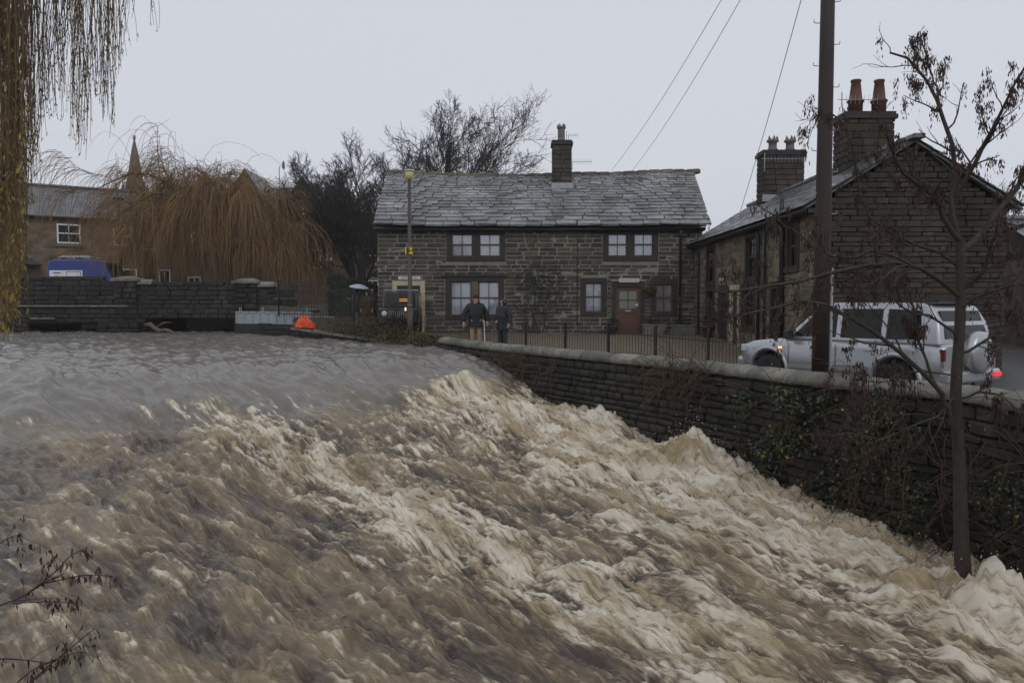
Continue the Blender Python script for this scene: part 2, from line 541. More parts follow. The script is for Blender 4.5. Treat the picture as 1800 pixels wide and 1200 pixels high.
# ---------------------------------------------------------------- gradient noise
def perlin(x, y, seed=0):
    xi = np.floor(x).astype(np.int64); yi = np.floor(y).astype(np.int64)
    xf = x - xi; yf = y - yi

    def g(ix, iy, dx, dy):
        h = (ix * 374761393 + iy * 668265263 + seed * 1442695041) & 0xFFFFFFFF
        h = ((h ^ (h >> 13)) * 1274126177) & 0xFFFFFFFF
        a = ((h ^ (h >> 16)) & 0xFFFF) * (2 * np.pi / 65536)
        return np.cos(a) * dx + np.sin(a) * dy
    u = xf ** 3 * (xf * (xf * 6 - 15) + 10); v = yf ** 3 * (yf * (yf * 6 - 15) + 10)
    a = g(xi, yi, xf, yf); b = g(xi + 1, yi, xf - 1, yf)
    c = g(xi, yi + 1, xf, yf - 1); d = g(xi + 1, yi + 1, xf - 1, yf - 1)
    return ((a + (b - a) * u) + ((c + (d - c) * u) - (a + (b - a) * u)) * v) * 1.5


def sstep(a, b, x):
    t = np.clip((x - a) / (b - a), 0, 1)
    return t * t * (3 - 2 * t)
# ================================================================ land and river
# the river wall: its water-side face in plan, from the quay past the houses towards the camera's bank
WALL = [(-2.6, 28.0), (-.85, 23.7), (1.5, 19.7), (3.6, 16.1), (5.0, 12.9), (6.1, 11.2), (6.42, 9.8), (6.9, 8.0), (8.0, 4.5), (9.5, 0.0)]
QUAY = [(-13.6, 46.0), (-13.4, 39.3), (-9.6, 35.2), (-5.8, 31.2), (-2.6, 28.0)]
RIVER = QUAY[:-1] + WALL + [(9.0, -3.0), (4.0, 1.6), (-2.5, 2.2), (-6.5, 3.6), (-11, 8), (-18, 18), (-31, 40), (-31, 46)]
CTRL = np.array([(7, 15, -.27), (10, 12, -.3), (6.3, 19, -.25), (0, 33, .22), (7, 32, .2), (13, 33, .2), (2, 24, -.06), (6, 20, -.2), (-1, 25.7, -.08),
                 (-2.5, 29, .05), (-5.5, 31.5, .3), (-9, 36.5, .95), (-13, 41, 1.5), (-20, 43, 1.6), (-27, 44, 1.6), (-32, 50, 1.7), (-27, 58, 2),
                 (-10, 60, 1.6), (0, 60, 1.0), (20, 40, .3), (30, 10, -.3), (-14, 5, -.2), (0, -1, -.1), (10, 0, -.2), (-60, 20, .5), (60, 60, 2), (-80, 90, 5), (0, 140, 6)])


def land_z(x, y):
    x = np.asarray(x, dtype=float); y = np.asarray(y, dtype=float)
    d2 = (x[..., None] - CTRL[:, 0]) ** 2 + (y[..., None] - CTRL[:, 1]) ** 2 + .3
    w = 1 / d2 ** 1.7
    return (w * CTRL[:, 2]).sum(-1) / w.sum(-1)


def lz(x, y): return float(land_z(x, y))


def inside(x, y, poly):
    r = np.zeros(np.shape(x), dtype=bool)
    n = len(poly)
    for i in range(n):
        x0, y0 = poly[i]; x1, y1 = poly[(i + 1) % n]
        c = ((y0 > y) != (y1 > y)) & (x < (x1 - x0) * (y - y0) / (y1 - y0 + 1e-12) + x0)
        r ^= c
    return r


def axis(fine0, fine1, step, far):
    a = list(np.arange(fine0, fine1 + 1e-6, step))
    d = step; p = fine0; lo = []
    while p > -far: d *= 1.35; p -= d; lo.append(p)
    d = step; p = fine1; hi = []
    while p < far: d *= 1.35; p += d; hi.append(p)
    return np.array(lo[::-1] + a + hi)


def offset_path(path, d):
    """parallel path on the land side"""
    out = []
    for i, p in enumerate(path):
        a = Vector(path[max(i - 1, 0)]); b = Vector(path[min(i + 1, len(path) - 1)])
        t = (b - a).normalized()
        out.append((p[0] - t.y * d, p[1] + t.x * d))
    return out


gx = axis(-36, 22, .5, 420); gy = axis(-4, 66, .5, 420)
GX, GY = np.meshgrid(gx, gy)
GZ = land_z(GX, GY)
RLAND = offset_path(QUAY[:-1] + WALL, .6) + [(9.6, -3.6), (4.0, 1.2), (-2.5, 1.8), (-6.8, 3.2), (-11.3, 7.6), (-18.5, 17.6), (-31.5, 40), (-31.5, 46)]
river_in = inside(GX, GY, RLAND)
GZ = np.where(river_in, -4.2, GZ - .03) + .05 * perlin(GX * .6, GY * .6, 3)
idx = np.arange(GX.size).reshape(GX.shape)
fc = np.stack([idx[:-1, :-1], idx[:-1, 1:], idx[1:, 1:], idx[1:, :-1]], -1).reshape(-1, 4)
tag(np_mesh('ground', np.stack([GX, GY, GZ], -1).reshape(-1, 3), fc, M['earth'], None, True), kind='structure')


def sheet(name, poly, m, dz, step=.5):
    """a paved area: polygon laid over the land"""
    bm = bmesh.new()
    vs = [bm.verts.new((x, y, 0)) for x, y in poly]
    f = bm.faces.new(vs)
    bmesh.ops.triangulate(bm, faces=[f])
    for _ in range(5):
        le = [e for e in bm.edges if e.calc_length() > step * 3]
        if not le: break
        bmesh.ops.subdivide_edges(bm, edges=le, cuts=1)
        bmesh.ops.triangulate(bm, faces=[f for f in bm.faces if len(f.verts) > 3])
    for v in bm.verts: v.co.z = lz(v.co.x, v.co.y) + dz
    bmesh.ops.recalc_face_normals(bm, faces=bm.faces)
    for f in bm.faces:
        if f.normal.z < 0: f.normal_flip()
    me = bpy.data.meshes.new(name); bm.to_mesh(me); bm.free()
    me.materials.append(m)
    return tag(link(name, me), kind='structure')


wb = offset_path(WALL, .42)
sheet('street', wb + [(14, 0), (30, 0), (30, 19.6), (12.6, 19.6), (7.55, 19.8), (6.4, 20.9), (.4, 25.9), (-2.2, 30.6), (-2.4, 31.2)], M['asphalt'], .06)
sheet('yard', [(.5, 26.0), (6.45, 21.05), (7.6, 20.0), (7.7, 33.2), (-6.2, 33.2), (-6.0, 31.8), (-2.35, 31.3), (-2.1, 30.7)], M['cobble'], .075)


# ---------------------------------------------------------------- the river
FL = np.array([.55, -.835]); PL = np.array([.835, .55]); P0 = np.array([-.5, 24.5])


def grade(lo, a, b, hi, fine, g=1.03, mx=.5):
    mid = np.arange(a, b, fine)
    L = []; d = fine; p = a
    while p > lo: d = min(d * g, mx); p -= d; L.append(p)
    H = []; d = fine; p = mid[-1]
    while p < hi: d = min(d * g, mx); p += d; H.append(p)
    return np.array(L[::-1] + list(mid) + H)


sv = grade(-34, -.5, 17.5, 32, .034, 1.014, .4)
tv = grade(-34, -15.5, 1.0, 22, .034)
S, T = np.meshgrid(sv, tv, indexing='ij')
# meander of the streaks
TF = T - .27 * sstep(-1, -11, T) * np.clip(S - 3, -2, 16)       # streamlines bend in towards the wall
Wt = TF + .35 * perlin(S * .16, T * .22, 21) + .12 * perlin(S * .5, T * .6, 22)
Ws = S + .5 * perlin(S * .2, T * .3, 23)
base = np.interp(S + .7 * perlin(T * .25, T * 0 + 3.3, 5) * sstep(-2, 2, S), [-40, -22, -6, -1, 0, 1.5, 3.2, 5, 8, 12, 16, 22, 32],
                 [.12, .10, .02, -.03, -.07, -.32, -.86, -1.12, -1.52, -1.95, -2.2, -2.5, -2.75])
turb = sstep(1.7 + .7 * sstep(-4, -9, T), 4.6 + .9 * sstep(-4, -9, T), S)                         # broken water below the weir
pool = 1 - turb
left = sstep(-9.5, -13.5, T)


def fb(a, b, seed, oct=3, gain=.5):
    z = 0; amp = 1
    for o in range(oct):
        z = z + amp * perlin(a * 2 ** o, b * 2 ** o, seed + o); amp *= gain
    return z


def bil(a, b, seed, oct=3):
    z = 0; amp = 1
    for o in range(oct):
        z = z + amp * (np.abs(perlin(a * 2 ** o, b * 2 ** o, seed + o)) * 2 - .5); amp *= .52
    return z


swell = fb(Ws * .34, Wt * .62, 31, 2)
lump = bil(Ws * .8 + .4 * swell + .25 * perlin(S * 1.4, T * 1.4, 43), Wt * 1.7 + .3 * swell + .25 * perlin(S * 1.4, T * 1.4, 44), 41, 4)      # billows: rounded tops, creased hollows
froth = bil(Ws * 2.3 + .4 * perlin(S * 3, T * 3, 45), Wt * 3.3 + .4 * perlin(S * 3, T * 3, 46), 47, 4)
curl = bil(Ws * 1.35 + .5 * perlin(S * 1.5, T * 2.2, 8), Wt * 3.9 + .5 * perlin(S * 1.7, T * 2.6, 9), 51, 4)
chop = fb(Ws * 2.2, Wt * 5.5, 61, 3, .6)
fine = fb(Ws * 6, Wt * 15, 71, 2, .6)
ripple = fb(Ws * .8, Wt * 1.5, 81, 3, .55)


def gauss(x, c, w): return np.exp(-((x - c) / w) ** 2)


# breakers where the chute meets the tail water, and the pile-up against the wall
jump = gauss(S, 2.9 + .5 * perlin(T * .4, T * 0 + 1.7, 6), .55)
brk = jump * (.30 * gauss(T, -9.4, 1.2) + .34 * gauss(T, -2.9, 1.0) + .12 * sstep(-.2, .6, perlin(T * .6, T * 0 + 9.1, 7)))
tw = np.interp(S, [-6, 0, 5, 9.6, 13, 15, 17, 20, 26], [.6, .0, -.1, -.95, -1.55, -1.65, -2.0, -3.2, -6])
dw = tw - T
wallpile = turb * (.22 * np.exp(-np.clip(dw, 0, 9) / .8)) * (1 + .8 * perlin(S * .9, T * .6, 12))
mod = np.clip(.85 + .5 * fb(Ws * .9, Wt * 1.5, 301, 2) + .13 * lump, .2, 1.6)
sp1 = .52 * np.exp(-(((S - 10.3) / 1.1) ** 2 + ((T + 1.75) / .62) ** 2)) * np.clip(mod, .6, 1.15)
sp2 = (.46 * np.exp(-(((S - 16.0) / .9) ** 2 + ((T + 3.5) / .8) ** 2)) + .22 * np.exp(-(((S - 17.4) / 1.6) ** 2 + ((T + 3.6) / 1.0) ** 2))) * np.clip(mod, .65, 1.1)
sp3 = .22 * np.exp(-(((S - 6.5) / 1.6) ** 2 + ((T + 1.1) / .7) ** 2)) * mod
brk = brk * mod
wild = np.clip(fstrip0 := (.72 * gauss(TF, -9.0, 1.25) * sstep(2.2, 3.4, S) + 1.0 * gauss(TF, -2.5, 2.5) + .22 * gauss(TF, -6.0, 1.6)), 0, 1)
rough_amp = turb * (1 - .25 * left) * (1 + 1.5 * np.clip(sp1 + sp2, 0, .6))
chute = sstep(-1.5, 1.0, S) * (1 - sstep(2.5, 4.5, S))
boil = fb(Ws * 2.2 + .7 * perlin(S * 1.1, T * 1.9, 201), Wt * 7.0 + .8 * perlin(S * 1.2, T * 2.1, 202), 203, 3, .62)
rag = bil(Ws * 2.3 + .7 * boil, Wt * 9.5 + .6 * boil, 211, 2)
Z = base + brk + wallpile + sp1 + sp2 + sp3
Z = Z + rough_amp * (.21 * swell + .095 * lump + .05 * wild * froth + .045 * curl * (.6 + .7 * wild) + (.014 + .018 * wild) * boil + (.003 + .005 * wild) * rag + .008 * chop + .003 * fine)
Z = Z + (1 - turb) * (.07 * ripple + .04 * fb(Ws * .8, Wt * 1.5, 131, 3, .6)) + chute * (.13 * fb(Ws * .28, Wt * 1.1, 91, 2) + .075 * fb(Ws * .55, Wt * 2.6, 93, 3))
ringup = sstep(-20, -26, S)
Z = Z + ringup * .05 * lump
# air in the water: tan froth and white streaks
fstrip = fstrip0 * sstep(1.7, 4.0, S) + .8 * np.clip((sp1 + sp2) * 1.8 + sp3 * 2 + brk * 2.4, 0, 1)
streak = fb(Ws * .8, Wt * 6, 101, 4, .65)
fn = .45 * lump + .35 * froth + .35 * curl + .55 * boil + .4 * rag + .75 * streak + .4 * swell
foam = sstep(-.05, 1.0, fstrip * 1.12 - .33 + .62 * fn + .16 * sstep(4, 9, S) - .06 * left) * sstep(1.2, 3.0, S)
wf = .7 * sstep(.9, .1, dw) * sstep(-1, 3, S) * sstep(-.3, .6, chop + .5 * curl + .4 * rag)
foam = np.maximum(foam, np.clip(wf, 0, 1))
foam = np.maximum(foam, .45 * chute * sstep(.45, 1.0, streak + .3 * chop))
foam = np.maximum(foam, ringup * sstep(.2, .9, chop + .6 * lump) * .8)
silt = np.clip(.52 + .6 * fb(Ws * .35, Wt * .9, 111, 3) + .35 * lump + .25 * streak, 0, 1)     # muddier and clearer water
white = np.clip(.5 + .7 * fb(Ws * .5, Wt * 1.6, 221, 3, .6) + .35 * streak, 0, 1)                 # froth that is still full of air
WX = P0[0] + S * FL[0] + T * PL[0]; WY = P0[1] + S * FL[1] + T * PL[1]
ii = np.arange(S.size).reshape(S.shape)
fc = np.stack([ii[:-1, :-1], ii[1:, :-1], ii[1:, 1:], ii[:-1, 1:]], -1).reshape(-1, 4)
cx = WX.ravel()[fc].mean(1); cy = WY.ravel()[fc].mean(1)
RW = offset_path(QUAY[:-1] + WALL, .25) + [(9.0, -3.0), (4.0, 1.2), (-2.5, 1.8), (-6.8, 3.2), (-11.3, 7.6), (-18.5, 17.6), (-31.5, 40), (-31.5, 46)]
keep = inside(cx, cy, RW)
fc = fc[keep]
used = np.unique(fc); remap = np.zeros(S.size, dtype=np.int64); remap[used] = np.arange(len(used))
V = np.stack([WX, WY, Z], -1).reshape(-1, 3)[used]
fc = remap[fc]


def water_mat():
    m = bpy.data.materials.new('flood_water'); m.use_nodes = True
    n, l = nt(m); b = n["Principled BSDF"]
    fa = n.new("ShaderNodeAttribute"); fa.attribute_name = "foam"
    sa = n.new("ShaderNodeAttribute"); sa.attribute_name = "silt"
    uv = n.new("ShaderNodeUVMap")

    def noise(sx, sy, det, rough=.6, warp=0.0):
        mp = n.new("ShaderNodeMapping"); mp.inputs["Scale"].default_value = (sx, sy, 1)
        l.new(uv.outputs[0], mp.inputs["Vector"])
        z = n.new("ShaderNodeTexNoise"); z.inputs["Scale"].default_value = 1
        z.inputs["Detail"].default_value = det; z.inputs["Roughness"].default_value = rough
        z.inputs["Distortion"].default_value = warp
        l.new(mp.outputs[0], z.inputs["Vector"])
        return z.outputs["Fac"]

    def math_(op, a, c, clamp=False):
        q = n.new("ShaderNodeMath"); q.operation = op; q.use_clamp = clamp
        for i, w in enumerate((a, c)):
            if isinstance(w, (int, float)): q.inputs[i].default_value = w
            else: l.new(w, q.inputs[i])
        return q.outputs[0]
    wa = n.new("ShaderNodeAttribute"); wa.attribute_name = "white"
    d1 = noise(1.5, 11, 7, .7, .35)
    d2 = noise(4.5, 30, 5, .65, .6)
    det = math_('SUBTRACT', math_('ADD', math_('MULTIPLY', d1, 2.3), math_('MULTIPLY', d2, 1.5)), 1.9)
    f = math_('ADD', fa.outputs["Fac"], math_('MULTIPLY', det, math_('MULTIPLY_ADD', fa.outputs["Fac"], 1.1)), True)
    det.node.name = 'det'
    wc = n.new("ShaderNodeMixRGB"); wc.inputs[1].default_value = (.06, .05, .042, 1); wc.inputs[2].default_value = (.23, .178, .112, 1)
    l.new(math_('ADD', sa.outputs["Fac"], math_('MULTIPLY', det, .6), True), wc.inputs[0])
    fcx = n.new("ShaderNodeMixRGB"); fcx.inputs[1].default_value = (.34, .262, .155, 1); fcx.inputs[2].default_value = (.68, .625, .52, 1)
    l.new(math_('MULTIPLY', math_('ADD', wa.outputs["Fac"], math_('MULTIPLY', det, .7), True), math_('POWER', f, .7), True), fcx.inputs[0])
    mx = n.new("ShaderNodeMixRGB")
    l.new(math_('MULTIPLY', f, 1.25, True), mx.inputs[0]); l.new(wc.outputs[0], mx.inputs[1]); l.new(fcx.outputs[0], mx.inputs[2])
    ta = n.new("ShaderNodeAttribute"); ta.attribute_name = "turb"
    pool_c = n.new("ShaderNodeMixRGB"); pool_c.inputs[1].default_value = (.18, .165, .148, 1)
    l.new(math_('ADD', math_('MULTIPLY', ta.outputs['Fac'], 1.3), math_('MULTIPLY', f, .8), True), pool_c.inputs[0]); l.new(mx.outputs[0], pool_c.inputs[2])
    l.new(pool_c.outputs[0], b.inputs["Base Color"])
    d3 = noise(26, 60, 3, .7, .3)
    rr = n.new("ShaderNodeMapRange"); rr.inputs["To Min"].default_value = .13; rr.inputs["To Max"].default_value = .8
    l.new(f, rr.inputs[0])
    l.new(math_('ADD', rr.outputs[0], math_('MULTIPLY', math_('SUBTRACT', 1.0, ta.outputs['Fac']), .06)), b.inputs["Roughness"])
    b.inputs["IOR"].default_value = 1.33
    bp = n.new("ShaderNodeBump");  bp.inputs["Distance"].default_value = .05
    l.new(math_('ADD', math_('ADD', math_('MULTIPLY', d1, 1.2), math_('MULTIPLY', d2, .5)), math_('MULTIPLY', d3, .18)), bp.inputs["Height"])
    l.new(math_('MULTIPLY_ADD', ta.outputs['Fac'], .30), bp.inputs['Strength'])
    bp.inputs['Strength'].links[0].from_node.inputs[2].default_value = .16
    l.new(bp.outputs[0], b.inputs["Normal"])
    return m


M['water'] = water_mat()
riv = np_mesh('river', V, fc, M['water'], None, True, uv=np.stack([S, Wt], -1).reshape(-1, 2)[used])
for nm, arr in (("foam", foam), ("silt", silt), ("turb", turb), ("white", white)):
    a = riv.data.attributes.new(nm, 'FLOAT', 'POINT')
    a.data.foreach_set("value", arr.ravel()[used].astype(np.float32))
tag(riv, kind='structure')
# spray thrown up where the current strikes the wall and the tree
dr = []
for (s0, t0, hs, n_, sp) in ((10.2, -1.6, .75, 260, .9), (15.2, -3.0, .7, 240, .9), (9.0, -1.2, .5, 120, 1.2), (3.0, -2.9, .35, 60, .8), (13, -2.0, .35, 100, 1.6)):
    for k in range(n_):
        a, c = R.gauss(s0, sp * .6), R.gauss(t0, sp * .4)
        p = P0 + a * FL + c * PL
        i = np.searchsorted(sv, a); j = np.searchsorted(tv, c)
        if i >= len(sv) or j >= len(tv): continue
        z = Z[i, j] + abs(R.gauss(0, .5)) * hs * .55
        dr.append((p[0], p[1], z, R.uniform(.004, .013)))
fz = foam * turb
cand = np.argwhere((fz > .55) & (lump + curl + boil > .15))
rgd = np.random.default_rng(3)
for i, j in cand[rgd.permutation(len(cand))[:9000]]:
    q = P0 + (sv[i] + rgd.normal() * .03) * FL + (tv[j] + rgd.normal() * .03) * PL
    dr.append((q[0], q[1], Z[i, j] + abs(rgd.normal()) * .035, rgd.uniform(.003, .011)))
oc = np.array([(1, 0, 0), (-1, 0, 0), (0, 1, 0), (0, -1, 0), (0, 0, 1), (0, 0, -1)], dtype=float)
of = np.array([(0, 2, 4), (2, 1, 4), (1, 3, 4), (3, 0, 4), (2, 0, 5), (1, 2, 5), (3, 1, 5), (0, 3, 5)])
dv = np.concatenate([oc * d[3] + np.array(d[:3]) for d in dr]); df = np.concatenate([of + 6 * i for i in range(len(dr))])
M['spray'] = mat('spray', (.6, .55, .47), .4, None, 0)
tag(np_mesh('spray', dv, df, M['spray'], None, True), 'pale droplets of spray thrown up against the river wall', 'spray', kind='stuff')


# ================================================================ river wall
class Path:
    def __init__(s, pts):
        s.p = [Vector(p) for p in pts]
        s.l = [0]
        for a, b in zip(s.p, s.p[1:]): s.l.append(s.l[-1] + (b - a).length)
        s.len = s.l[-1]

    def at(s, u):
        u = min(max(u, 0), s.len - 1e-6)
        for i in range(len(s.p) - 1):
            if u <= s.l[i + 1]:
                t = (s.p[i + 1] - s.p[i]).normalized()
                return s.p[i] + t * (u - s.l[i]), t
        return s.p[-1], (s.p[-1] - s.p[-2]).normalized()


def smooth_path(pts, n=6):
    out = []
    P = [Vector(p) for p in pts]
    for i in range(len(P) - 1):
        p0 = P[max(i - 1, 0)]; p1 = P[i]; p2 = P[i + 1]; p3 = P[min(i + 2, len(P) - 1)]
        for k in range(n):
            t = k / n
            out.append(.5 * ((2 * p1) + (p2 - p0) * t + (2 * p0 - 5 * p1 + 4 * p2 - p3) * t * t + (3 * p1 - p0 - 3 * p2 + p3) * t ** 3))
    out.append(P[-1])
    return out


V_RIVER = block_variants('stone', M['stone_river'], 6, .12, .05)
V_BRIDGE = block_variants('stone', M['stone_bridge'], 6, .10, .04)


def path_wall(parent, path, z0, z1, ch, sw, variants, core_m, n_single, thick=.45, depth=.22, rest='stonework'):
    """dry-stone wall along a path; z0, z1 functions of u; face on the river side"""
    items = []
    # backing core
    b = MB()
    n = int(path.len / .5) + 1
    ring = []
    for i in range(n + 1):
        u = path.len * i / n
        p, t = path.at(u); nrm = Vector((-t.y, t.x))
        a = p + nrm * .05; c = p + nrm * thick
        ring += [(a.x, a.y, z0(u)), (a.x, a.y, z1(u)), (c.x, c.y, z1(u)), (c.x, c.y, z0(u))]
    fs = []
    for i in range(n):
        for j in range(4):
            fs.append((i * 4 + j, i * 4 + (j + 1) % 4, i * 4 + 4 + (j + 1) % 4, i * 4 + 4 + j))
    fs += [(0, 1, 2, 3), (n * 4 + 3, n * 4 + 2, n * 4 + 1, n * 4)]
    b.add(ring, fs).build('core', core_m, parent)
    zlo = min(z0(path.len * i / 40) for i in range(41)); zhi = max(z1(path.len * i / 40) for i in range(41))
    for (u, w, z, h) in courses(path.len, zlo, zhi, ch, sw, (), None, .014):
        if z + h / 2 < z0(u) or z - h / 2 > z1(u): continue
        p, t = path.at(u); nrm = Vector((-t.y, t.x))
        q = p + nrm * (depth / 2 + R.uniform(-.025, .02))
        items.append(((q.x, q.y, z), (w, depth, h), (R.uniform(-.03, .03), R.uniform(-.02, .02), math.atan2(t.y, t.x) + R.uniform(-.03, .03))))
    pieces(parent, 'stone', variants, items, n_single, rest, lambda i: (i[0][0] ** 2 + i[0][1] ** 2) - (60 if i[0][2] > -1.4 else 0) + (500 if i[0][1] < 7.5 else 0))


wall = empty('river_wall', (0, 0, 0))
wp = Path([tuple(p) for p in smooth_path(WALL, 5)])
wbase = lambda u: -.6 if u < 3 else max(-2.9, -.6 - (u - 3) * .16)
wtop = lambda u: .18
path_wall(wall, wp, wbase, wtop, (.11, .2), (.22, .6), V_RIVER, M['mortar_black'], 300)
# half-round coping blocks, one by one
u = 0.0
cop = 0
while u < wp.len - .3:
    L = R.uniform(.75, 1.15)
    prof = []
    b = MB()
    for e in range(5):
        uu = u + .012 + (L - .024) * e / 4
        p, t = wp.at(min(uu, wp.len - .01)); nrm = Vector((-t.y, t.x)); c = p + nrm * .21
        endk = .93 if e in (0, 4) else 1.0
        dzj = R.uniform(-.006, .006)
        for j in range(9):
            w = pi * j / 8
            off = -math.cos(w) * .265 * endk
            z = .165 + math.sin(w) ** .8 * .215 * endk + dzj + R.uniform(-.006, .006)
            q = c + nrm * off
            prof.append((q.x, q.y, z))
    fs = [(e * 9 + j, e * 9 + j + 1, e * 9 + 10 + j, e * 9 + 9 + j) for e in range(4) for j in range(8)]
    fs += [(e * 9 + 8, e * 9, e * 9 + 9, e * 9 + 17) for e in range(4)]
    fs += [tuple(range(8, -1, -1)), tuple(range(36, 45))]
    b.add(prof, fs)
    b.build('coping_stone', M['coping'], wall, True)
    u += L
tag(wall, 'long dark dry-stone river wall topped with rounded grey coping stones', 'wall')

# quay wall between the bridge and the river wall, with its ledge
quay = empty('quay_wall', (0, 0, 0))
qp = Path(QUAY[1:])
path_wall(quay, qp, lambda u: -.7, lambda u: .62 - .045 * u, (.16, .26), (.35, .8), V_BRIDGE, M['mortar_black'], 120, .6, .25)
cb = block_variants('ledge_stone', M['coping'], 3, .08, .03)
u = 5.2
while u < qp.len - .4:
    p, t = qp.at(u + .45); nrm = Vector((-t.y, t.x)); q = p + nrm * .2
    o = link('ledge_stone', R.choice(cb), quay, (q.x, q.y, .62 - .045 * (u + .45) + .045), (0, R.uniform(.02, .06), math.atan2(t.y, t.x)))
    o.scale = (.88, .5, .1)
    u += .9
tag(quay, 'low dark stone quay wall at the water below the bush', 'wall')
# ================================================================ the bridge on the left
BY = 40.0
bridge = empty('stone_bridge', (-26.5, BY, 0))
BL = 14.2                     # local x runs along the parapet
holes = [(2.2, 5.85, -1, .52), (8.1, 12.55, -1, .78)]
V_B2 = V_BRIDGE
items = []


def top_b(u): return 2.72 if u < 7.9 else 2.45


for (u, w, z, h) in courses(BL, -.5, 2.72, (.19, .27), (.35, .8), holes, None, .016):
    if z + h / 2 > top_b(u) + .02: continue
    proud = .05 if z < 1.25 else 0
    items.append(((u, .15 - proud + R.uniform(-.02, .02), z), (w, .3, h), (R.uniform(-.02, .02), R.uniform(-.01, .01), 0)))
pieces(bridge, 'stone', V_B2, items, 300, 'stonework', lambda i: -i[0][2])
b = MB()
mortar_sheet(bridge, BL, -.6, 2.42, holes, .08, M['mortar_black'], .35, 'core')
# deck and piers running back under the road
b.box(0, BL, .43, 5.2, .85, 1.35); b.build('deck', M['stone_black'], bridge)
for (a, c) in ((0, 2.2), (5.85, 8.1), (12.55, BL)):
    MB().box(a + .01, c - .01, .44, 5.0, -2.5, .85).build('pier', M['stone_black'], bridge)
b = MB(); b.box(0, BL, 4.9, 5.2, 1.36, 2.3); b.build('rear_parapet', M['stone_black'], bridge)
# pier cutwater standing proud
cw = []
for (u, w, z, h) in courses(2.0, -.6, .62, (.2, .26), (.4, .8), (), None, .016):
    cw.append(((5.95 + u, -.32, z), (w, .5, h), (0, 0, 0)))
pieces(bridge, 'cutwater_stone', V_B2, cw, 60, 'cutwater_work')
# string course ledge
x = .3
vc = block_variants('ledge_stone', M['coping'], 3, .1, .03)
while x < 7.3:
    o = link('ledge_stone', R.choice(vc), bridge, (x + .5, -.03, 1.42), (0, 0, 0)); o.scale = (.97, .26, .07)
    x += 1.0
o = link('ledge_stone', vc[0], bridge, (3.0, -.05, .80), (0, 0, 0)); o.scale = (1.2, .3, .08)
# parapet copings
vp = block_variants('coping_stone', M['stone_bridge'], 3, .1, .04)
x = 0
while x < BL - .3:
    if not (6.3 < x + .5 < 8.0 or x + .5 > 12.3):
        o = link('coping_stone', R.choice(vp), bridge, (x + .5, .2, top_b(x + .5) + .09), (R.uniform(-.02, .02), R.uniform(-.015, .015), 0)); o.scale = (.98, .46, .2)
    x += 1.0


# square piers with pyramid caps
def pillar(x0, x1, ztop, y0, y1):
    its = []
    for (u, w, z, h) in courses(x1 - x0, 1.0, ztop, (.24, .3), (.4, .8), (), None, .016):
        its.append(((x0 + u, (y0 + y1) / 2, z), (w, y1 - y0, h), (0, 0, 0)))
    pieces(bridge, 'pillar_stone', V_B2, its, 40)
    m = MB()
    cxm, cym = (x0 + x1) / 2, (y0 + y1) / 2
    e = .1
    v = [(x0 - e, y0 - e, ztop), (x1 + e, y0 - e, ztop), (x1 + e, y1 + e, ztop), (x0 - e, y1 + e, ztop),
         (x0 - e, y0 - e, ztop + .1), (x1 + e, y0 - e, ztop + .1), (x1 + e, y1 + e, ztop + .1), (x0 - e, y1 + e, ztop + .1),
         (cxm - .3, cym - .1, ztop + .27), (cxm + .3, cym - .1, ztop + .27), (cxm + .3, cym + .1, ztop + .27), (cxm - .3, cym + .1, ztop + .27)]
    f = [(3, 2, 1, 0), (0, 1, 5, 4), (1, 2, 6, 5), (2, 3, 7, 6), (3, 0, 4, 7), (4, 5, 9, 8), (5, 6, 10, 9), (6, 7, 11, 10), (7, 4, 8, 11), (8, 9, 10, 11)]
    m.add(v, f).build('pillar_cap', M['coping'], bridge)


pillar(6.55, 7.75, 2.66, -.12, .62)
pillar(7.85, 8.35, 2.5, .0, .62)
pillar(12.6, 13.75, 2.55, -.15, .62)
pillar(13.8, 14.5, 2.38, .02, .62)
# stepped end of the wing wall
its = []
for k, (x0, x1, zt) in enumerate(((14.4, 15.6, 1.75), (15.6, 16.9, 1.2))):
    for (u, w, z, h) in courses(x1 - x0, .3, zt, (.2, .26), (.4, .7), (), None, .016):
        its.append(((x0 + u, .25 - .5 * k, z), (w, .45, h), (0, 0, -.3)))
    o = link('ledge_stone', vc[k], bridge, ((x0 + x1) / 2, .25 - .5 * k, zt + .04), (0, 0, -.3)); o.scale = (1.3, .55, .08)
pieces(bridge, 'wing_stone', V_B2, its, 60)
tag(bridge, 'dark stone bridge with parapet, capped square pillars and low openings over the flood', 'bridge')

# steel flood panel on the quay beside the bridge
pa = at(414, 560, 38.6); pb = at(548, 560, 36.2)
ang = math.atan2(pb.y - pa.y, pb.x - pa.x); plen = (Vector((pb.x, pb.y)) - Vector((pa.x, pa.y))).length
panel = empty('flood_barrier', (pa.x, pa.y, .58), ang)
m = MB(); m.box(0, plen, 0, .05, .0, .5); m.build('sheet', M['steel_blue'], panel)
x = .1
while x < plen - .1:
    MB().box(x, x + .035, -.03, -.002, .02, .52).build('rib', M['steel_blue'], panel); x += .52
x = 0
while x < plen - .3:
    MB().box(x + .05, x + .38, -.05, .1, .52, .585).build('cap_plate', M['galv'], panel); x += .5
for x in (.25, 1.75, plen - .35):
    for d in (0, .12):
        MB().tube([(x + d, .03, .5), (x + d, .03, .78)], .018, 6).build('stud', M['galv'], panel)
MB().box(0, plen, -.05, .12, -.62, -.004).build('plinth', M['stone_bridge'], panel)
tag(panel, 'blue-grey ribbed steel flood barrier standing on the quay by the bridge', 'barrier')
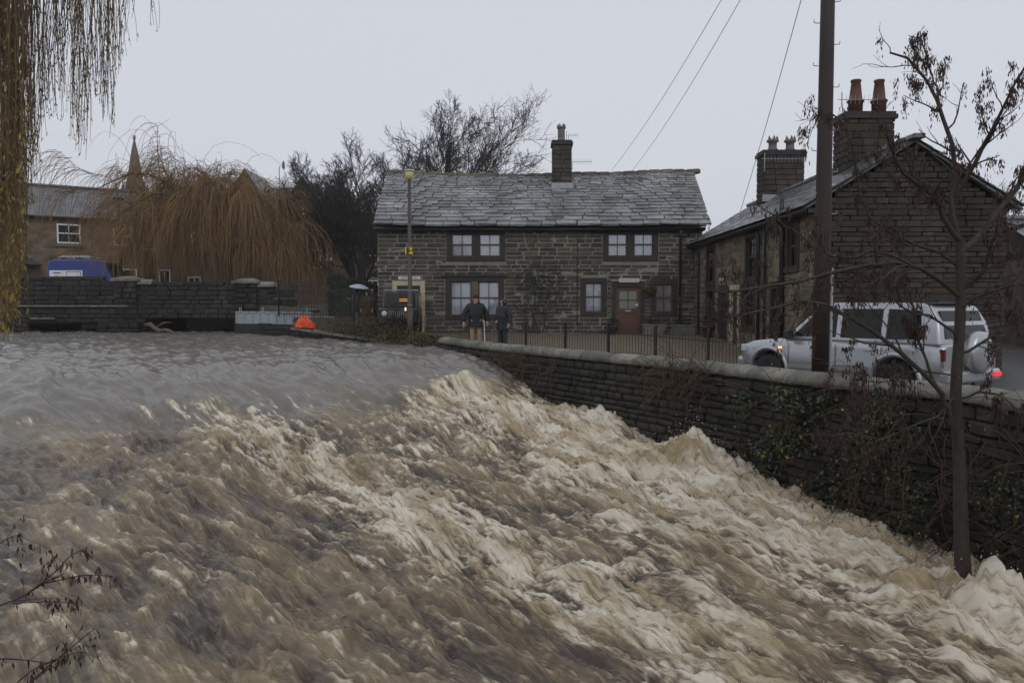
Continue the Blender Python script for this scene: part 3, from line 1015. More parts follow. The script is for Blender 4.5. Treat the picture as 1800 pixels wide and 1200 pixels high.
# small wire mesh cage and crumpled orange barrier net beside it
net = empty('safety_net', tuple(at(536, 583, 35.6)))
mm = MB()
rr = random.Random(5)
n1, n2 = 22, 10
vv = []
for j in range(n2):
    for i in range(n1):
        a = 2 * pi * i / n1
        k = j / (n2 - 1)
        r = (.62 * (1 - k) ** .8 + .03) * (1 + .22 * math.sin(a * 5 + j * .8) + rr.uniform(-.08, .08))
        h = .75 * k * (1 if k < .99 else 1)
        lean = -.28 * k
        vv.append((r * math.cos(a) * 1.0 + lean + .2, r * math.sin(a) * .6, h + rr.uniform(-.03, .03)))
ff = [(j * n1 + i, j * n1 + (i + 1) % n1, (j + 1) * n1 + (i + 1) % n1, (j + 1) * n1 + i) for j in range(n2 - 1) for i in range(n1)]
mm.add(vv, ff).build('netting', M['orange_net'], net)
mm = MB()
for k in range(7):
    a = rr.uniform(-1, 1)
    mm.tube([(-.45 + rr.uniform(0, .3), -.42, .05 + .06 * k), (a * .2, -.50 + .04 * k, .10 + .07 * k), (.55, -.36 + .03 * k, .05 + .05 * k)], .012, 4)
mm.build('net_cord', M['orange_net'], net)
tag(net, 'crumpled orange plastic safety netting heaped on the quay', 'netting')
cage = empty('mesh_cage', tuple(at(568, 578, 36.2)))
mm = MB()
for k in range(9):
    x = -.45 + k * .11
    mm.tube([(x, 0, 0), (x, 0, .55)], .008, 4); mm.tube([(x, .5, 0), (x, .5, .55)], .008, 4)
for z in (.02, .18, .36, .55):
    mm.tube([(-.45, 0, z), (.45, 0, z), (.45, .5, z), (-.45, .5, z), (-.45, 0, z)], .01, 4)
mm.build('wire', M['galv'], cage)
mm = MB()
for (x, y, s) in ((-.2, .25, .2), (.12, .2, .16), (.2, .35, .2)):
    mm.lathe([(.02, 0), (s, .03), (s * 1.1, s * .8), (s * .5, s * 1.5), (.02, s * 1.6)], 8, (x, y, .02))
mm.build('sack', M['cloth_grey'], cage, True)
tag(cage, 'grey wire mesh cage with sacks beside the orange netting', 'cage')

# driftwood wedged against the pier
lg = MB()
p0 = at(256, 571, 39.2); p1 = at(318, 590, 36.8)
ld = [p0 + (p1 - p0) * k / 7 + Vector((0, 0, .10 * math.sin(k * 1.7))) for k in range(8)]
lg.tube(ld, [.10, .12, .10, .11, .09, .07, .05, .03], 7)
lg.tube([ld[2], ld[2] + Vector((.5, -.2, .28)), ld[2] + Vector((.9, -.3, .3))], [.06, .04, .02], 5)
M['driftwood'] = mat('driftwood', (.10, .075, .05), .8, None, .4, 8, .5, 30)
tag(lg.build('driftwood_log', M['driftwood'], None, True), 'pale branch of driftwood lodged against the bridge pier', 'log')


# ================================================================ iron railings
def railing(name, pts, spacing, h, post_every, label, group=None, spike=True, r=.009, ground=None):
    """bars, posts and two rails between plan points; each bar a part"""
    ob = empty(name, (0, 0, 0))
    path = Path(pts)
    g = ground or (lambda x, y: lz(x, y))
    me_bar = None
    m = MB(); m.tube([(0, 0, 0), (0, 0, h)], r, 5)
    if spike: m.lathe([(r, 0), (r * 1.9, .02), (.001, .10)], 5, (0, 0, h))
    first = m.build('bar', M['iron'], ob)
    u = 0; k = 0
    while u <= path.len:
        p, t = path.at(u)
        if k == 0: o = first
        else: o = link('bar', first.data, ob)
        o.location = (p.x, p.y, g(p.x, p.y) + .02)
        u += spacing; k += 1
    m = MB(); m.box(-.03, .03, -.03, .03, 0, h + .12); m.lathe([(.045, 0), (.05, .04), (.02, .10), (.001, .13)], 8, (0, 0, h + .12))
    first = None; u = 0
    while u <= path.len + .01:
        p, t = path.at(u)
        if first is None: first = o = m.build('post', M['iron'], ob)
        else: o = link('post', first.data, ob)
        o.location = (p.x, p.y, g(p.x, p.y)); o.rotation_euler = (0, 0, math.atan2(t.y, t.x))
        u += post_every
    for z in (.12, h - .12):
        q = []
        n = max(2, int(path.len / .5))
        for i in range(n + 1):
            p, t = path.at(path.len * i / n); q.append((p.x, p.y, g(p.x, p.y) + z))
        MB().tube(q, .014, 4).build('rail', M['iron'], ob)
    tag(ob, label, 'railing', group)
    return ob


railing('iron_railing', [(.45, 26.0), (3.4, 23.4), (6.42, 20.95)], .1, .82, 1.62, 'low black iron railing between the river wall and the red cottage door')
railing('iron_railing', [(-3.55, 30.3), (-2.1, 30.7), (.4, 26.15)], .11, .85, 2.6, 'low black iron railing behind the two men by the lamp post')
railing('tall_railing', [tuple(at(490, 560, 36.6).xy), tuple(at(600, 560, 33.6).xy), tuple(at(668, 570, 32.3).xy)], .21, 1.5, 5.4, 'tall black spiked iron railing along the quay beside the hedge', r=.013)
# ================================================================ house parts
V_COT = block_variants('stone', M['stone_cottage'], 6, .08, .03)
V_TER = block_variants('stone', M['stone_terrace'], 6, .10, .04)
V_GAB = block_variants('stone', M['stone_gable'], 6, .10, .04)
V_SLATE = block_variants('slate', M['slate'], 6, .05, .03)
V_SLT = block_variants('slate', M['slate_terrace'], 4, .04, .02)
GV = {}


def bxo(name, m, parent, *a):
    return MB().box(*a).build(name, m, parent)


def casement(parent, u0, u1, v0, v1, frame_m, curtain_m, y=.06, bars=1, cross=True, glass=None, fr=.055, name='window'):
    """wooden frame with glazing bars; panes and curtain are its sub-parts"""
    b = MB()
    b.box(u0, u0 + fr, y, y + .05, v0, v1); b.box(u1 - fr, u1, y, y + .05, v0, v1)
    b.box(u0 + fr, u1 - fr, y, y + .05, v0, v0 + fr); b.box(u0 + fr, u1 - fr, y, y + .05, v1 - fr, v1)
    xs = [u0 + fr + (u1 - u0 - 2 * fr) * k / (bars + 1) for k in range(bars + 2)]
    zs = [v0 + fr, v1 - fr] if not cross else [v0 + fr, v0 + (v1 - v0) * .52, v1 - fr]
    for x in xs[1:-1]: b.box(x - .016, x + .016, y + .008, y + .045, v0 + fr, v1 - fr)
    for z in zs[1:-1]: b.box(u0 + fr, u1 - fr, y + .004, y + .048, z - .035, z + .035)
    w = b.build(name, frame_m, parent)
    for i in range(len(xs) - 1):
        for j in range(len(zs) - 1):
            z0 = zs[j] + (.035 if j > 0 else 0); z1 = zs[j + 1] - (.035 if j + 1 < len(zs) - 1 else 0)
            bxo('pane', glass or M['glass'], w, xs[i] + (.016 if i else 0), xs[i + 1] - (.016 if i + 2 < len(xs) else 0), y + .02, y + .026, z0, z1)
    if curtain_m:
        n = 40
        vs = []
        for k in range(n + 1):
            x = u0 + fr + (u1 - u0 - 2 * fr) * k / n
            yy = y + .075 + .012 * math.sin(k * 1.35 + .5 * math.sin(k * .4))
            vs += [(x, yy, v0 + fr * .7), (x, yy, v1 - fr * .7)]
        MB().add(vs, [(2 * k, 2 * k + 2, 2 * k + 3, 2 * k + 1) for k in range(n)]).build('curtain', curtain_m, w, True)
    return w


def surround(parent, u0, u1, v0, v1, m, t=.2, sill=True, proud=.0, mull=None, y1=.14):
    """stone lintel, jambs and sill round an opening"""
    y0 = -.015 - proud
    bxo('lintel', m, parent, u0 - t, u1 + t, y0, y1, v1, v1 + t)
    bxo('jamb', m, parent, u0 - t, u0, y0, y1, v0, v1)
    bxo('jamb', m, parent, u1, u1 + t, y0, y1, v0, v1)
    if sill: bxo('sill', m, parent, u0 - t, u1 + t, y0 - .04, y1, v0 - t * .85, v0)
    if mull: bxo('mullion', m, parent, mull[0], mull[1], y0, y1, v0, v1)


def slate_rows(L, slope, h0, h1, w0, w1, gp=.012):
    """rows from eaves to ridge, getting smaller: (x, width, along, height)"""
    out = []; d = 0; row = 0
    while d < slope - .05:
        k = d / slope
        h = h0 + (h1 - h0) * k
        h = min(h * R.uniform(.93, 1.07), slope - d + .02)
        x = -R.uniform(0, .25)
        lo, hi = w0[0] + (w1[0] - w0[0]) * k, w0[1] + (w1[1] - w0[1]) * k
        while x < L:
            w = R.uniform(lo, hi)
            a, c = max(x, -.04 + R.uniform(0, .03)), min(x + w, L + .04)
            if c - a > .06: out.append(((a + c) / 2, c - a - gp, d, h))
            x += w
        d += h
    return out


def roof_slope(parent, L, y_eave, z_eave, y_ridge, z_ridge, variants, h0, h1, w0, w1, n_single, sag=None, th=.035, flip=False, rest='slating', score=None):
    dy, dz = y_ridge - y_eave, z_ridge - z_eave
    sl = math.hypot(dy, dz); a = math.atan2(dz, abs(dy)); sg = 1 if dy > 0 else -1
    its = []
    for (x, w, d, h) in slate_rows(L, sl, h0, h1, w0, w1, .03 if th > .04 else .012):
        ln = h * 1.45
        c = d + ln / 2 - .02
        up = (.05 if th > .04 else .035) + th * .5 - (c - d) * .02 + R.uniform(-.006, .008)
        yy = y_eave + sg * (c * math.cos(a) - up * math.sin(a)); zz = z_eave + c * math.sin(a) + up * math.cos(a)
        if sag: zz += sag(x, d / sl)
        tilt = -(.15 if th > .04 else .06) + R.uniform(-.012, .012)
        its.append(((x, yy, zz), (w, ln, th * R.uniform(.8, 1.3)), (sg * (a + tilt), R.uniform(-.012, .012), R.uniform(-.015, .015))))
    pieces(parent, 'slate', variants, its, n_single, rest, score or (lambda i: i[0][2]))


def chimney(parent, cx, cy, wx, wy, z0, z1, variants, core, ch=(.17, .24)):
    st = MB().box(cx - wx / 2 + .03, cx + wx / 2 - .03, cy - wy / 2 + .03, cy + wy / 2 - .03, z0, z1).build('chimney', core, parent)
    its = []
    for (u, w, z, h) in courses(wx, z0, z1, ch, (.3, .5)):
        for s in (-1, 1): its.append(((cx - wx / 2 + u, cy + s * (wy / 2 - .05), z), (w, .14, h), (0, 0, 0)))
    for (u, w, z, h) in courses(wy - .1, z0, z1, ch, (.3, .5)):
        for s in (-1, 1): its.append(((cx + s * (wx / 2 - .05), cy - wy / 2 + .05 + u, z), (w, .14, h), (0, 0, pi / 2)))
    pieces(st, 'stone', variants, its, 140)
    bxo('cap', M['stone_black'], st, cx - wx / 2 - .07, cx + wx / 2 + .07, cy - wy / 2 - .07, cy + wy / 2 + .07, z1 + .002, z1 + .12)
    bxo('cap', M['stone_black'], st, cx - wx / 2 - .03, cx + wx / 2 + .03, cy - wy / 2 - .03, cy + wy / 2 + .03, z1 + .123, z1 + .20)
    return st


def aerial(parent, base, top, direction, n=9, ln=.9):
    """television aerial on a mast strapped to a chimney"""
    b = MB(); b.tube([base, top], .014, 5)
    d = Vector(direction).normalized(); s = Vector((-d.y, d.x, 0))
    e = Vector(top) + d * ln
    b.tube([Vector(top) - d * .12, e], .01, 4)
    for k in range(n):
        p = Vector(top) + d * ln * k / (n - 1)
        b.tube([p - Vector((0, 0, .12)), p + Vector((0, 0, .12))], .005, 4)
    b.box(top[0] - d.x * .1 - .012, top[0] - d.x * .1 + .012, top[1] - .012, top[1] + .012, top[2] - .2, top[2] + .2)
    return b.build('aerial', M['galv'], parent)


# ================================================================ the stone cottage facing the river
CW, CD, CE, CR = 13.45, 6.6, 4.55, 7.25
c0 = at(665, 588, 33.3)
cot = empty('stone_cottage', (c0.x, 33.3, .2), -.02)
WIN = {'ul': (3.07, 5.12, 3.28, 4.22), 'ur': (9.55, 11.44, 3.28, 4.22), 'll': (3.02, 5.07, .83, 2.25), 'l1': (8.63, 9.34, .98, 2.2), 'l2': (11.53, 12.26, .96, 2.14)}
DOOR_R = (9.88, 10.95, 0, 2.05); DOOR_L = (.80, 1.77, 0, 2.08)
ch_ = []
for k, (a, b_, c, d) in WIN.items(): ch_.append((a - .2, b_ + .2, c - .17, d + .2))
ch_.append((DOOR_R[0] - .16, DOOR_R[1] + .16, -.1, DOOR_R[3] + .2)); ch_.append((DOOR_L[0] - .2, DOOR_L[1] + .18, -.1, DOOR_L[3] + .22))
its = [((u, .075 + R.uniform(-.018, .012), z), (w, .15, h), (R.uniform(-.02, .02), R.uniform(-.008, .008), 0)) for (u, w, z, h) in courses(CW, -.25, CE - .12, (.13, .20), (.3, .85), ch_, None, .03)]
pieces(cot, 'stone', V_COT, its, 300, 'stonework', lambda i: -i[1][0] * i[1][2])
mortar_sheet(cot, CW, -.3, CE - .1, ch_, .012, M['mortar_light'], .12)
# solid body behind the face
b = MB()
prof = [(.2, -.5), (CD, -.5), (CD, CE), (CD / 2, CR - .25), (.2, CE - .02)]
v = [(x, y, z) for x in (.02, CW - .02) for y, z in prof]
b.add(v, [(4, 3, 2, 1, 0), (5, 6, 7, 8, 9)] + [(i, (i + 1) % 5, 5 + (i + 1) % 5, 5 + i) for i in range(5)])
b.build('wall_core', M['mortar_dark'], cot)
for (x0, x1) in ((-.002, .02), (CW - .02, CW + .002)):
    pass
# gable faces in stone
for gx_, rz_ in ((.0, pi / 2), (CW, pi / 2)):
    gi = []
    for (u, w, z, h) in courses(CD, -.25, CR - .3, (.16, .24), (.3, .8), (), lambda z0, z1: (max(.16, (z1 - CE) / (CR - CE) * CD / 2), CD - max(0, (z1 - CE) / (CR - CE) * CD / 2)), .02):
        gi.append(((gx_ + (.03 if gx_ == 0 else -.03), u, z), (w, .12, h), (0, 0, rz_)))
    pieces(cot, 'gable_stone', V_COT, gi, 0, 'gable_stonework')
sagf = lambda x, k: -.17 * math.sin(pi * min(max(x / CW, 0), 1)) ** 1.0 * (.25 + .75 * k) * (1.3 if x < 6 else .9) + .02 * math.sin(x * 1.7)
roof = MB()
rv = []
nn = 24
for k in range(nn + 1):
    x = -.1 + (CW + .2) * k / nn
    rv += [(x, -.32, CE - .06 + sagf(x, 0)), (x, CD / 2, CR + .03 + sagf(x, 1) - .06), (x, CD + .3, CE - .06)]
fs = []
for k in range(nn):
    fs += [(3 * k, 3 * k + 3, 3 * k + 4, 3 * k + 1), (3 * k + 1, 3 * k + 4, 3 * k + 5, 3 * k + 2)]
roof = roof.add(rv, fs).build('roof', M['stone_black'], cot)
roof_slope(roof, CW + .35, -.36, CE - .05, CD / 2, CR, V_SLATE, .34, .17, (.45, 1.05), (.3, .6), 300, sagf, .07)
roof_slope(roof, CW + .2, CD + .36, CE - .05, CD / 2, CR, V_SLATE, .4, .3, (.6, 1.1), (.5, .8), 0, sagf, .045, rest='rear_slating')
for o in list(roof.children): o.location.x -= .1
VR = block_variants('ridge_stone', M['ridge'], 4, .16, .05)
x = -.1
while x < CW:
    w = R.uniform(.5, .75)
    o = link('ridge_stone', R.choice(VR), roof, (x + w / 2, CD / 2, CR + .06 + sagf(x + w / 2, 1)), (0, R.uniform(-.03, .03), R.uniform(-.02, .02))); o.scale = (w, .42, .2)
    x += w
# eaves board and gutter
bxo('fascia', M['black_paint'], cot, -.05, CW + .05, -.1, .16, CE - .24, CE - .1)
g = MB()
for k in range(8):
    pass
g.tube([(-.08, -.2, CE - .14), (CW / 2, -.2, CE - .17), (CW + .08, -.2, CE - .15)], .075, 8)
g.build('gutter', M['black_paint'], cot, True)
dp = MB(); dp.tube([(12.55, -.2, CE - .2), (12.55, -.07, CE - .5), (12.55, -.07, .05)], .05, 8)
dp.tube([(12.55, -.07, CE - .5), (12.95, -.07, CE - .35)], .045, 8)
dp.build('downpipe', M['black_paint'], cot, True)
dp = MB(); dp.tube([(8.3, -.03, CE - .3), (8.3, -.03, .3)], .018, 6); dp.build('cable_pipe', M['black_paint'], cot)
# windows
for k, (a, b_, c, d) in WIN.items():
    dm = M['stone_black']
    if k in ('ul', 'ur', 'll'):
        mid = (a + b_) / 2; mw = .13 if k != 'll' else .14
        w1 = casement(cot, a, mid - mw, c, d, M['wood_brown'], M['curtain'])
        w2 = casement(cot, mid + mw, b_, c, d, M['wood_brown'], M['curtain'])
        surround(cot, a, b_, c, d, dm, .2, True, 0, None)
        bxo('mullion', M['stone_black'] if k != 'll' else mat('stone_brown', (.11, .085, .06), .8), cot, mid - mw + .002, mid + mw - .002, -.012, .14, c, d)
        bxo('back_board', M['door_dark'], cot, a, b_, .165, .175, c, d)
    else:
        casement(cot, a, b_, c, d, M['wood_red'], M['curtain_pink'] if k == 'l2' else M['curtain'])
        surround(cot, a, b_, c, d, dm, .2, True)
        bxo('back_board', M['door_dark'], cot, a, b_, .165, .175, c, d)
# hood mould over the lower left window
bxo('hood_mould', M['stone_black'], cot, 2.7, 5.4, -.07, -.018, 2.46, 2.54)
# right door: red-brown with four lights
a, b_, c, d = DOOR_R
surround(cot, a, b_, 0, d, M['stone_black'], .16, False)
df_ = MB(); df_.box(a, a + .07, .03, .13, 0, d); df_.box(b_ - .07, b_, .03, .13, 0, d); df_.box(a + .07, b_ - .07, .03, .13, d - .07, d)
df_.build('door_frame', M['wood_brown'], cot)
a += .07; b_ -= .07; d -= .07
dr_ = MB()
dr_.box(a, a + .11, .06, .11, .02, d); dr_.box(b_ - .11, b_, .06, .11, .02, d); dr_.box(a + .11, b_ - .11, .06, .11, d - .12, d)
dr_.box(a + .11, b_ - .11, .06, .11, .95, 1.13); dr_.box(a + .11, b_ - .11, .06, .11, .02, .2); dr_.box(a + .11, b_ - .11, .085, .105, .2, .95)
dr_.box((a + b_) / 2 - .02, (a + b_) / 2 + .02, .065, .105, 1.13, d - .12); dr_.box(a + .11, b_ - .11, .065, .105, 1.46, 1.5)
door = dr_.build('door', M['wood_red'], cot)
for i in range(2):
    for j in range(2):
        xx0 = a + .11 if i == 0 else (a + b_) / 2 + .02; xx1 = (a + b_) / 2 - .02 if i == 0 else b_ - .11
        zz0 = 1.13 if j == 0 else 1.5; zz1 = 1.46 if j == 0 else d - .12
        bxo('pane', M['door_glass'], door, xx0, xx1, .08, .088, zz0, zz1)
hb = MB(); hb.box(b_ - .1, b_ - .06, .02, .06, 1.22, 1.34); hb.tube([(b_ - .08, .02, 1.28), (b_ - .2, .0, 1.28)], .012, 6); hb.build('handle', M['white_paint'], door)
bxo('letter_plate', M['alloy'], door, (a + b_) / 2 - .12, (a + b_) / 2 + .12, .052, .06, 1.0, 1.07)
bxo('doorstep', M['coping'], cot, a - .15, b_ + .15, -.32, .05, -.06, .03)
# left door with pale stone surround
a, b_, c, d = DOOR_L
surround(cot, a, b_, 0, d, M['stone_cream'], .2, False, .01)
dl = MB(); dl.box(a, b_, .07, .12, 0, d); door2 = dl.build('door', M['door_dark'], cot)
for k in range(1, 6): bxo('board', M['door_dark'], door2, a + (b_ - a) * (k - 1) / 5 + .006, a + (b_ - a) * k / 5 - .006, .058, .07, .03, d - .03)


def lettering(parent, s, x, y, z, size, m, name='lettering', align='CENTER', rot=(pi / 2, 0, 0), ext=.002, bold=0.0):
    cu = bpy.data.curves.new(name, 'FONT'); cu.body = s; cu.size = size; cu.align_x = align; cu.align_y = 'CENTER'
    cu.extrude = ext; cu.offset = bold
    t = bpy.data.objects.new(name, cu)
    COL.objects.link(t)
    dg = bpy.context.evaluated_depsgraph_get()
    me = bpy.data.meshes.new_from_object(t.evaluated_get(dg))
    bpy.data.objects.remove(t)
    me.materials.clear(); me.materials.append(m)
    return link(name, me, parent, (x, y, z), rot)


pl = bxo('name_plaque', M['plaque'], cot, .86, 1.78, -.05, -.022, 2.33, 2.47)
lettering(pl, '· GLEN HOUSE ·', 1.32, -.052, 2.40, .115, M['ink'])
pl = bxo('name_plaque', M['plaque'], cot, 10.03, 10.86, -.05, -.022, 2.22, 2.38)
lettering(pl, '· GLEN COTTAGE ·', 10.45, -.052, 2.30, .098, M['ink'])
# ivy on the wall between the lower windows
rv_ = np.random.default_rng(3)
n_ = 1100
iu = 6.6 + 1.25 * rv_.normal(size=n_) * .55; iz = np.abs(2.0 + .75 * rv_.normal(size=n_)) - .15
kp = (iu > 5.35) & (iu < 8.4) & (iz < 3.1)
C = np.stack([iu, -.02 - .05 * rv_.random(n_), iz], 1)[kp]
leaves_mesh('ivy', C, rv_.normal(size=(len(C), 3)) * [.6, .35, .6] + [0, -.3, -.4],   .075, .055, M['leaf_ivy'], cot, rv_)
st = MB()
for k in range(9):
    x = 6.6 + R.uniform(-.6, .6); pts = [(x, -.03, 0)]
    for j in range(6): x += R.uniform(-.16, .16); pts.append((x, -.03, .45 * (j + 1)))
    st.tube(pts, [.02, .017, .014, .012, .01, .008, .005], 4)
st.build('ivy_stem', M['bark_dark'], cot)
# chimney near the ridge
cc = chimney(cot, 7.75, 2.55, .82, .8, 5.9, 8.3, V_COT, M['mortar_dark'])
bxo('flashing', M['lead'], cc, 7.28, 8.22, 2.02, 2.12, 6.3, 6.62)
pot = MB(); pot.lathe([(.17, 8.5), (.19, 8.54), (.16, 8.62), (.155, 9.05), (.2, 9.08), (.2, 9.15), (.15, 9.17)], 12, (7.73, 2.55, 0)); pot.build('chimney_pot', M['pot_grey'], cc)
for k in range(6):
    w = 2 * pi * k / 6
    MB().lathe([(.04, 9.16), (.045, 9.2), (.001, 9.3)], 5, (7.73 + .15 * math.cos(w), 2.55 + .15 * math.sin(w), 0)).build('pot_crown', M['pot_grey'], cc)
aerial(cc, (8.2, 2.3, 7.2), (8.2, 2.2, 7.55), (1, -.1, 0), 10, .85)
aerial(cc, (8.0, 2.4, 8.1), (8.05, 2.4, 8.75), (1, -.05, 0), 5, .4)
tag(cot, 'long low stone cottage with heavy stone-slate roof and brown-framed windows facing the river', 'cottage')

# hanging basket and pots at the cottage door


def leafy(name, parent, center, rad, n, m, length, width, seed, up=.2):
    rg = np.random.default_rng(seed)
    d = rg.normal(size=(n, 3)); d /= np.linalg.norm(d, axis=1, keepdims=True)
    r_ = rg.random(n) ** .5
    C = np.array(center) + d * r_[:, None] * np.array(rad)
    return leaves_mesh(name, C, d + [0, 0, up] + rg.normal(size=(n, 3)) * .4, length, width, m, parent, rg)


def cotw(u, y, z):
    """cottage-local to world"""
    return cot.matrix_basis @ Vector((u, y, z))


bk = empty('hanging_basket', cotw(11.28, -.2, 1.85))
MB().lathe([(.02, -.16), (.12, -.12), (.17, 0), (.16, .02)], 10).build('basket', M['bark_dark'], bk)
MB().tube([(0, .2, .3), (0, .05, .33), (0, 0, .3), (0, 0, .0)], .008, 4).build('bracket', M['iron'], bk)
leafy('foliage', bk, (0, 0, .06), (.3, .22, .14), 260, M['leaf_ivy'], .08, .045, 1)
leafy('blooms', bk, (.03, -.05, .08), (.28, .2, .12), 60, M['leaf_gold'], .05, .05, 2)
tag(bk, 'small hanging basket of yellow flowers beside the red cottage door', 'basket')


def pot_plant(name, u, y, label, trough=False, gold=False, seed=1, s=1.0):
    w = cotw(u, y, 0)
    o = empty(name, (w.x, w.y, lz(w.x, w.y) + .08), -.02)
    if trough: MB().box(-.42, .42, -.2, .2, 0, .36).box(-.46, .46, -.24, .24, .361, .42).build('trough', M['coping'], o)
    else: MB().lathe([(.13 * s, 0), (.2 * s, .3 * s), (.22 * s, .3 * s), (.22 * s, .36 * s)], 12).build('pot', M['terracotta'], o, True)
    leafy('foliage', o, (0, 0, .5 * (1 if trough else s)), (.42 if trough else .22 * s, .2 * s, .17 * s), 220, M['leaf_hedge'] if trough else M['leaf_ivy'], .1, .05, seed)
    if gold: leafy('blooms', o, (0, -.05, .52 * s), (.2 * s, .15, .12), 40, M['leaf_gold'], .06, .05, seed + 9)
    tag(o, label, 'planter')


pot_plant('plant_pot', 9.75, -.45, 'round clay pot with a green plant beside the red door', seed=4)
pot_plant('stone_trough', 12.4, -1.5, 'pale stone trough planter in the yard below the downpipe', True, seed=5)
pot_plant('plant_pot', 13.0, -3.2, 'clay pot of yellow flowers behind the iron railing end', gold=True, seed=6, s=1.2)
pot_plant('stone_trough', 11.4, -.4, 'low stone trough under the window beside the hanging basket', True, seed=7)

# ================================================================ the terrace running away on the right
TL, TD, TE, TR = 13.5, 4.8, 4.15, 5.72
ter = empty('stone_terrace', (7.55, 33.5, -.2), -pi / 2)
tw_ = [(2.6, 3.65, 2.55, 3.8), (7.75, 8.75, 2.55, 3.8), (2.6, 3.65, .95, 2.2), (7.4, 8.55, .95, 2.2), (11.6, 12.3, 2.7, 3.8)]
td_ = [(4.45, 5.35, 0, 2.2), (6.0, 6.8, 0, 2.2), (10.3, 11.1, 0, 2.15)]
ho = [(a - .17, b_ + .17, c - .14, d + .17) for a, b_, c, d in tw_] + [(a - .17, b_ + .17, -.5, d + .2) for a, b_, c, d in td_]
its = [((u, .075 + R.uniform(-.02, .012), z), (w, .15, h), (R.uniform(-.02, .02), R.uniform(-.01, .01), 0)) for (u, w, z, h) in courses(TL, -.25, TE - .05, (.15, .26), (.25, .65), ho, None, .02)]
pieces(ter, 'stone', V_TER, its, 300, 'stonework', lambda i: -i[0][0])
mortar_sheet(ter, TL - .02, -.3, TE - .04, ho, .015, M['mortar_tan'], .12)
b = MB()
prof = [(.2, -.5), (TD - .1, -.5), (TD - .1, TE), (TD / 2, TR - .2), (.2, TE - .02)]
v = [(x, y, z) for x in (.02, TL - .1) for y, z in prof]
b.add(v, [(4, 3, 2, 1, 0), (5, 6, 7, 8, 9)] + [(i, (i + 1) % 5, 5 + (i + 1) % 5, 5 + i) for i in range(5)])
b.build('wall_core', M['mortar_dark'], ter)
lim = lambda z0, z1: (max(.0, (z1 - TE) / (TR - TE) * TD / 2), TD - max(0, (z1 - TE) / (TR - TE) * TD / 2))
gi = [((TL - .075 + R.uniform(-.012, .02), u, z), (w, .15, h), (0, R.uniform(-.01, .01), pi / 2)) for (u, w, z, h) in courses(TD, -.25, TR - .12, (.09, .17), (.2, .7), (), lim, .012)]
pieces(ter, 'gable_stone', V_GAB, gi, 300, 'gable_stonework', lambda i: -i[1][0] * i[1][2])
for (a, b_, c, d) in tw_:
    casement(ter, a, b_, c, d, M['wood_brown'], M['curtain_pink'])
    surround(ter, a, b_, c, d, M['stone_gable'], .17)
    bxo('back_board', M['door_dark'], ter, a, b_, .165, .175, c, d)
for i, (a, b_, c, d) in enumerate(td_):
    surround(ter, a, b_, -.1, d, M['stone_cream'] if i == 1 else M['stone_gable'], .17, False)
    dd = bxo('door', M['door_dark'], ter, a, b_, .08, .13, -.1, d)
    for k in range(5): bxo('board', M['door_dark'], dd, a + (b_ - a) * k / 5 + .006, a + (b_ - a) * (k + 1) / 5 - .006, .068, .08, 0, d - .04)
for u_, zz in ((4.9, 2.52), (6.4, 2.55)):
    pl = bxo('name_plaque', M['plaque'], ter, u_ - .25, u_ + .25, -.05, -.022, zz, zz + .16)
for u_, r_ in ((9.25, .05), (9.85, .04), (11.35, .075), (1.5, .035)):
    q = MB(); q.tube([(u_, -.12, TE - .2), (u_, -.07, TE - .5), (u_, -.07, -.1)], r_, 8); q.build('downpipe', M['black_paint'], ter, True)
MB().tube([(11.35, -.1, TE - .1), (11.35, -.1, TE + .45)], .06, 8).build('vent_pipe', M['black_paint'], ter, True)
MB().tube([(-.1, -.26, TE - .1), (TL + .02, -.26, TE - .12)], .07, 8).build('gutter', M['black_paint'], ter, True)
bxo('fascia', M['black_paint'], ter, 0, TL, -.16, .14, TE - .16, TE - .05)
rb = MB(); rb.add([(-.1, -.3, TE - .06), (TL + .1, -.3, TE - .06), (TL + .1, TD / 2, TR), (-.1, TD / 2, TR), (-.1, TD + .3, TE - .06), (TL + .1, TD + .3, TE - .06)], [(0, 1, 2, 3), (3, 2, 5, 4)])
roof2 = rb.build('roof', M['stone_black'], ter)
roof_slope(roof2, TL + .15, -.34, TE - .05, TD / 2, TR + .03, V_SLT, .24, .19, (.28, .5), (.25, .4), 300, None, .022, score=lambda i: -i[0][0])
roof_slope(roof2, TL + .15, TD + .34, TE - .05, TD / 2, TR + .03, V_SLT, .3, .3, (.5, .8), (.5, .8), 0, None, .022, rest='rear_slating')
x = -.1
VR2 = block_variants('ridge_tile', M['slate_terrace'], 3, .15, .03)
while x < TL:
    o = link('ridge_tile', R.choice(VR2), roof2, (x + .25, TD / 2, TR + .1), (0, R.uniform(-.02, .02), 0)); o.scale = (.49, .32, .14)
    x += .5
# verge stones down the gable
for s in (0, 1):
    for k in range(6):
        f0 = (k + .5) / 6
        yy = (-.3 + f0 * (TD / 2 + .3)) if s == 0 else (TD + .3 - f0 * (TD / 2 + .3))
        zz = TE - .1 + f0 * (TR - TE + .1) + .02
        o = link('verge_stone', R.choice(VR2), roof2, (TL + .06, yy, zz), ((1 if s == 0 else -1) * math.atan2(TR - TE + .1, TD / 2 + .3), 0, 0)); o.scale = (.16, .58, .07)
c1 = chimney(ter, 10.7, 2.4, .85, 1.35, 5.0, 6.85, V_GAB, M['mortar_dark'])
for yy in (2.16, 2.82):
    MB().lathe([(.19, 7.05), (.2, 7.38), (.23, 7.4), (.23, 7.45), (.18, 7.47), (.125, 7.95), (.15, 7.97), (.14, 8.02)], 12, (10.7, yy, 0)).build('chimney_pot', M['terracotta'], c1, True)
aerial(c1, (11.0, 1.7, 6.8), (11.0, 1.65, 7.4), (-.0, 1, 0), 9, 1.0)
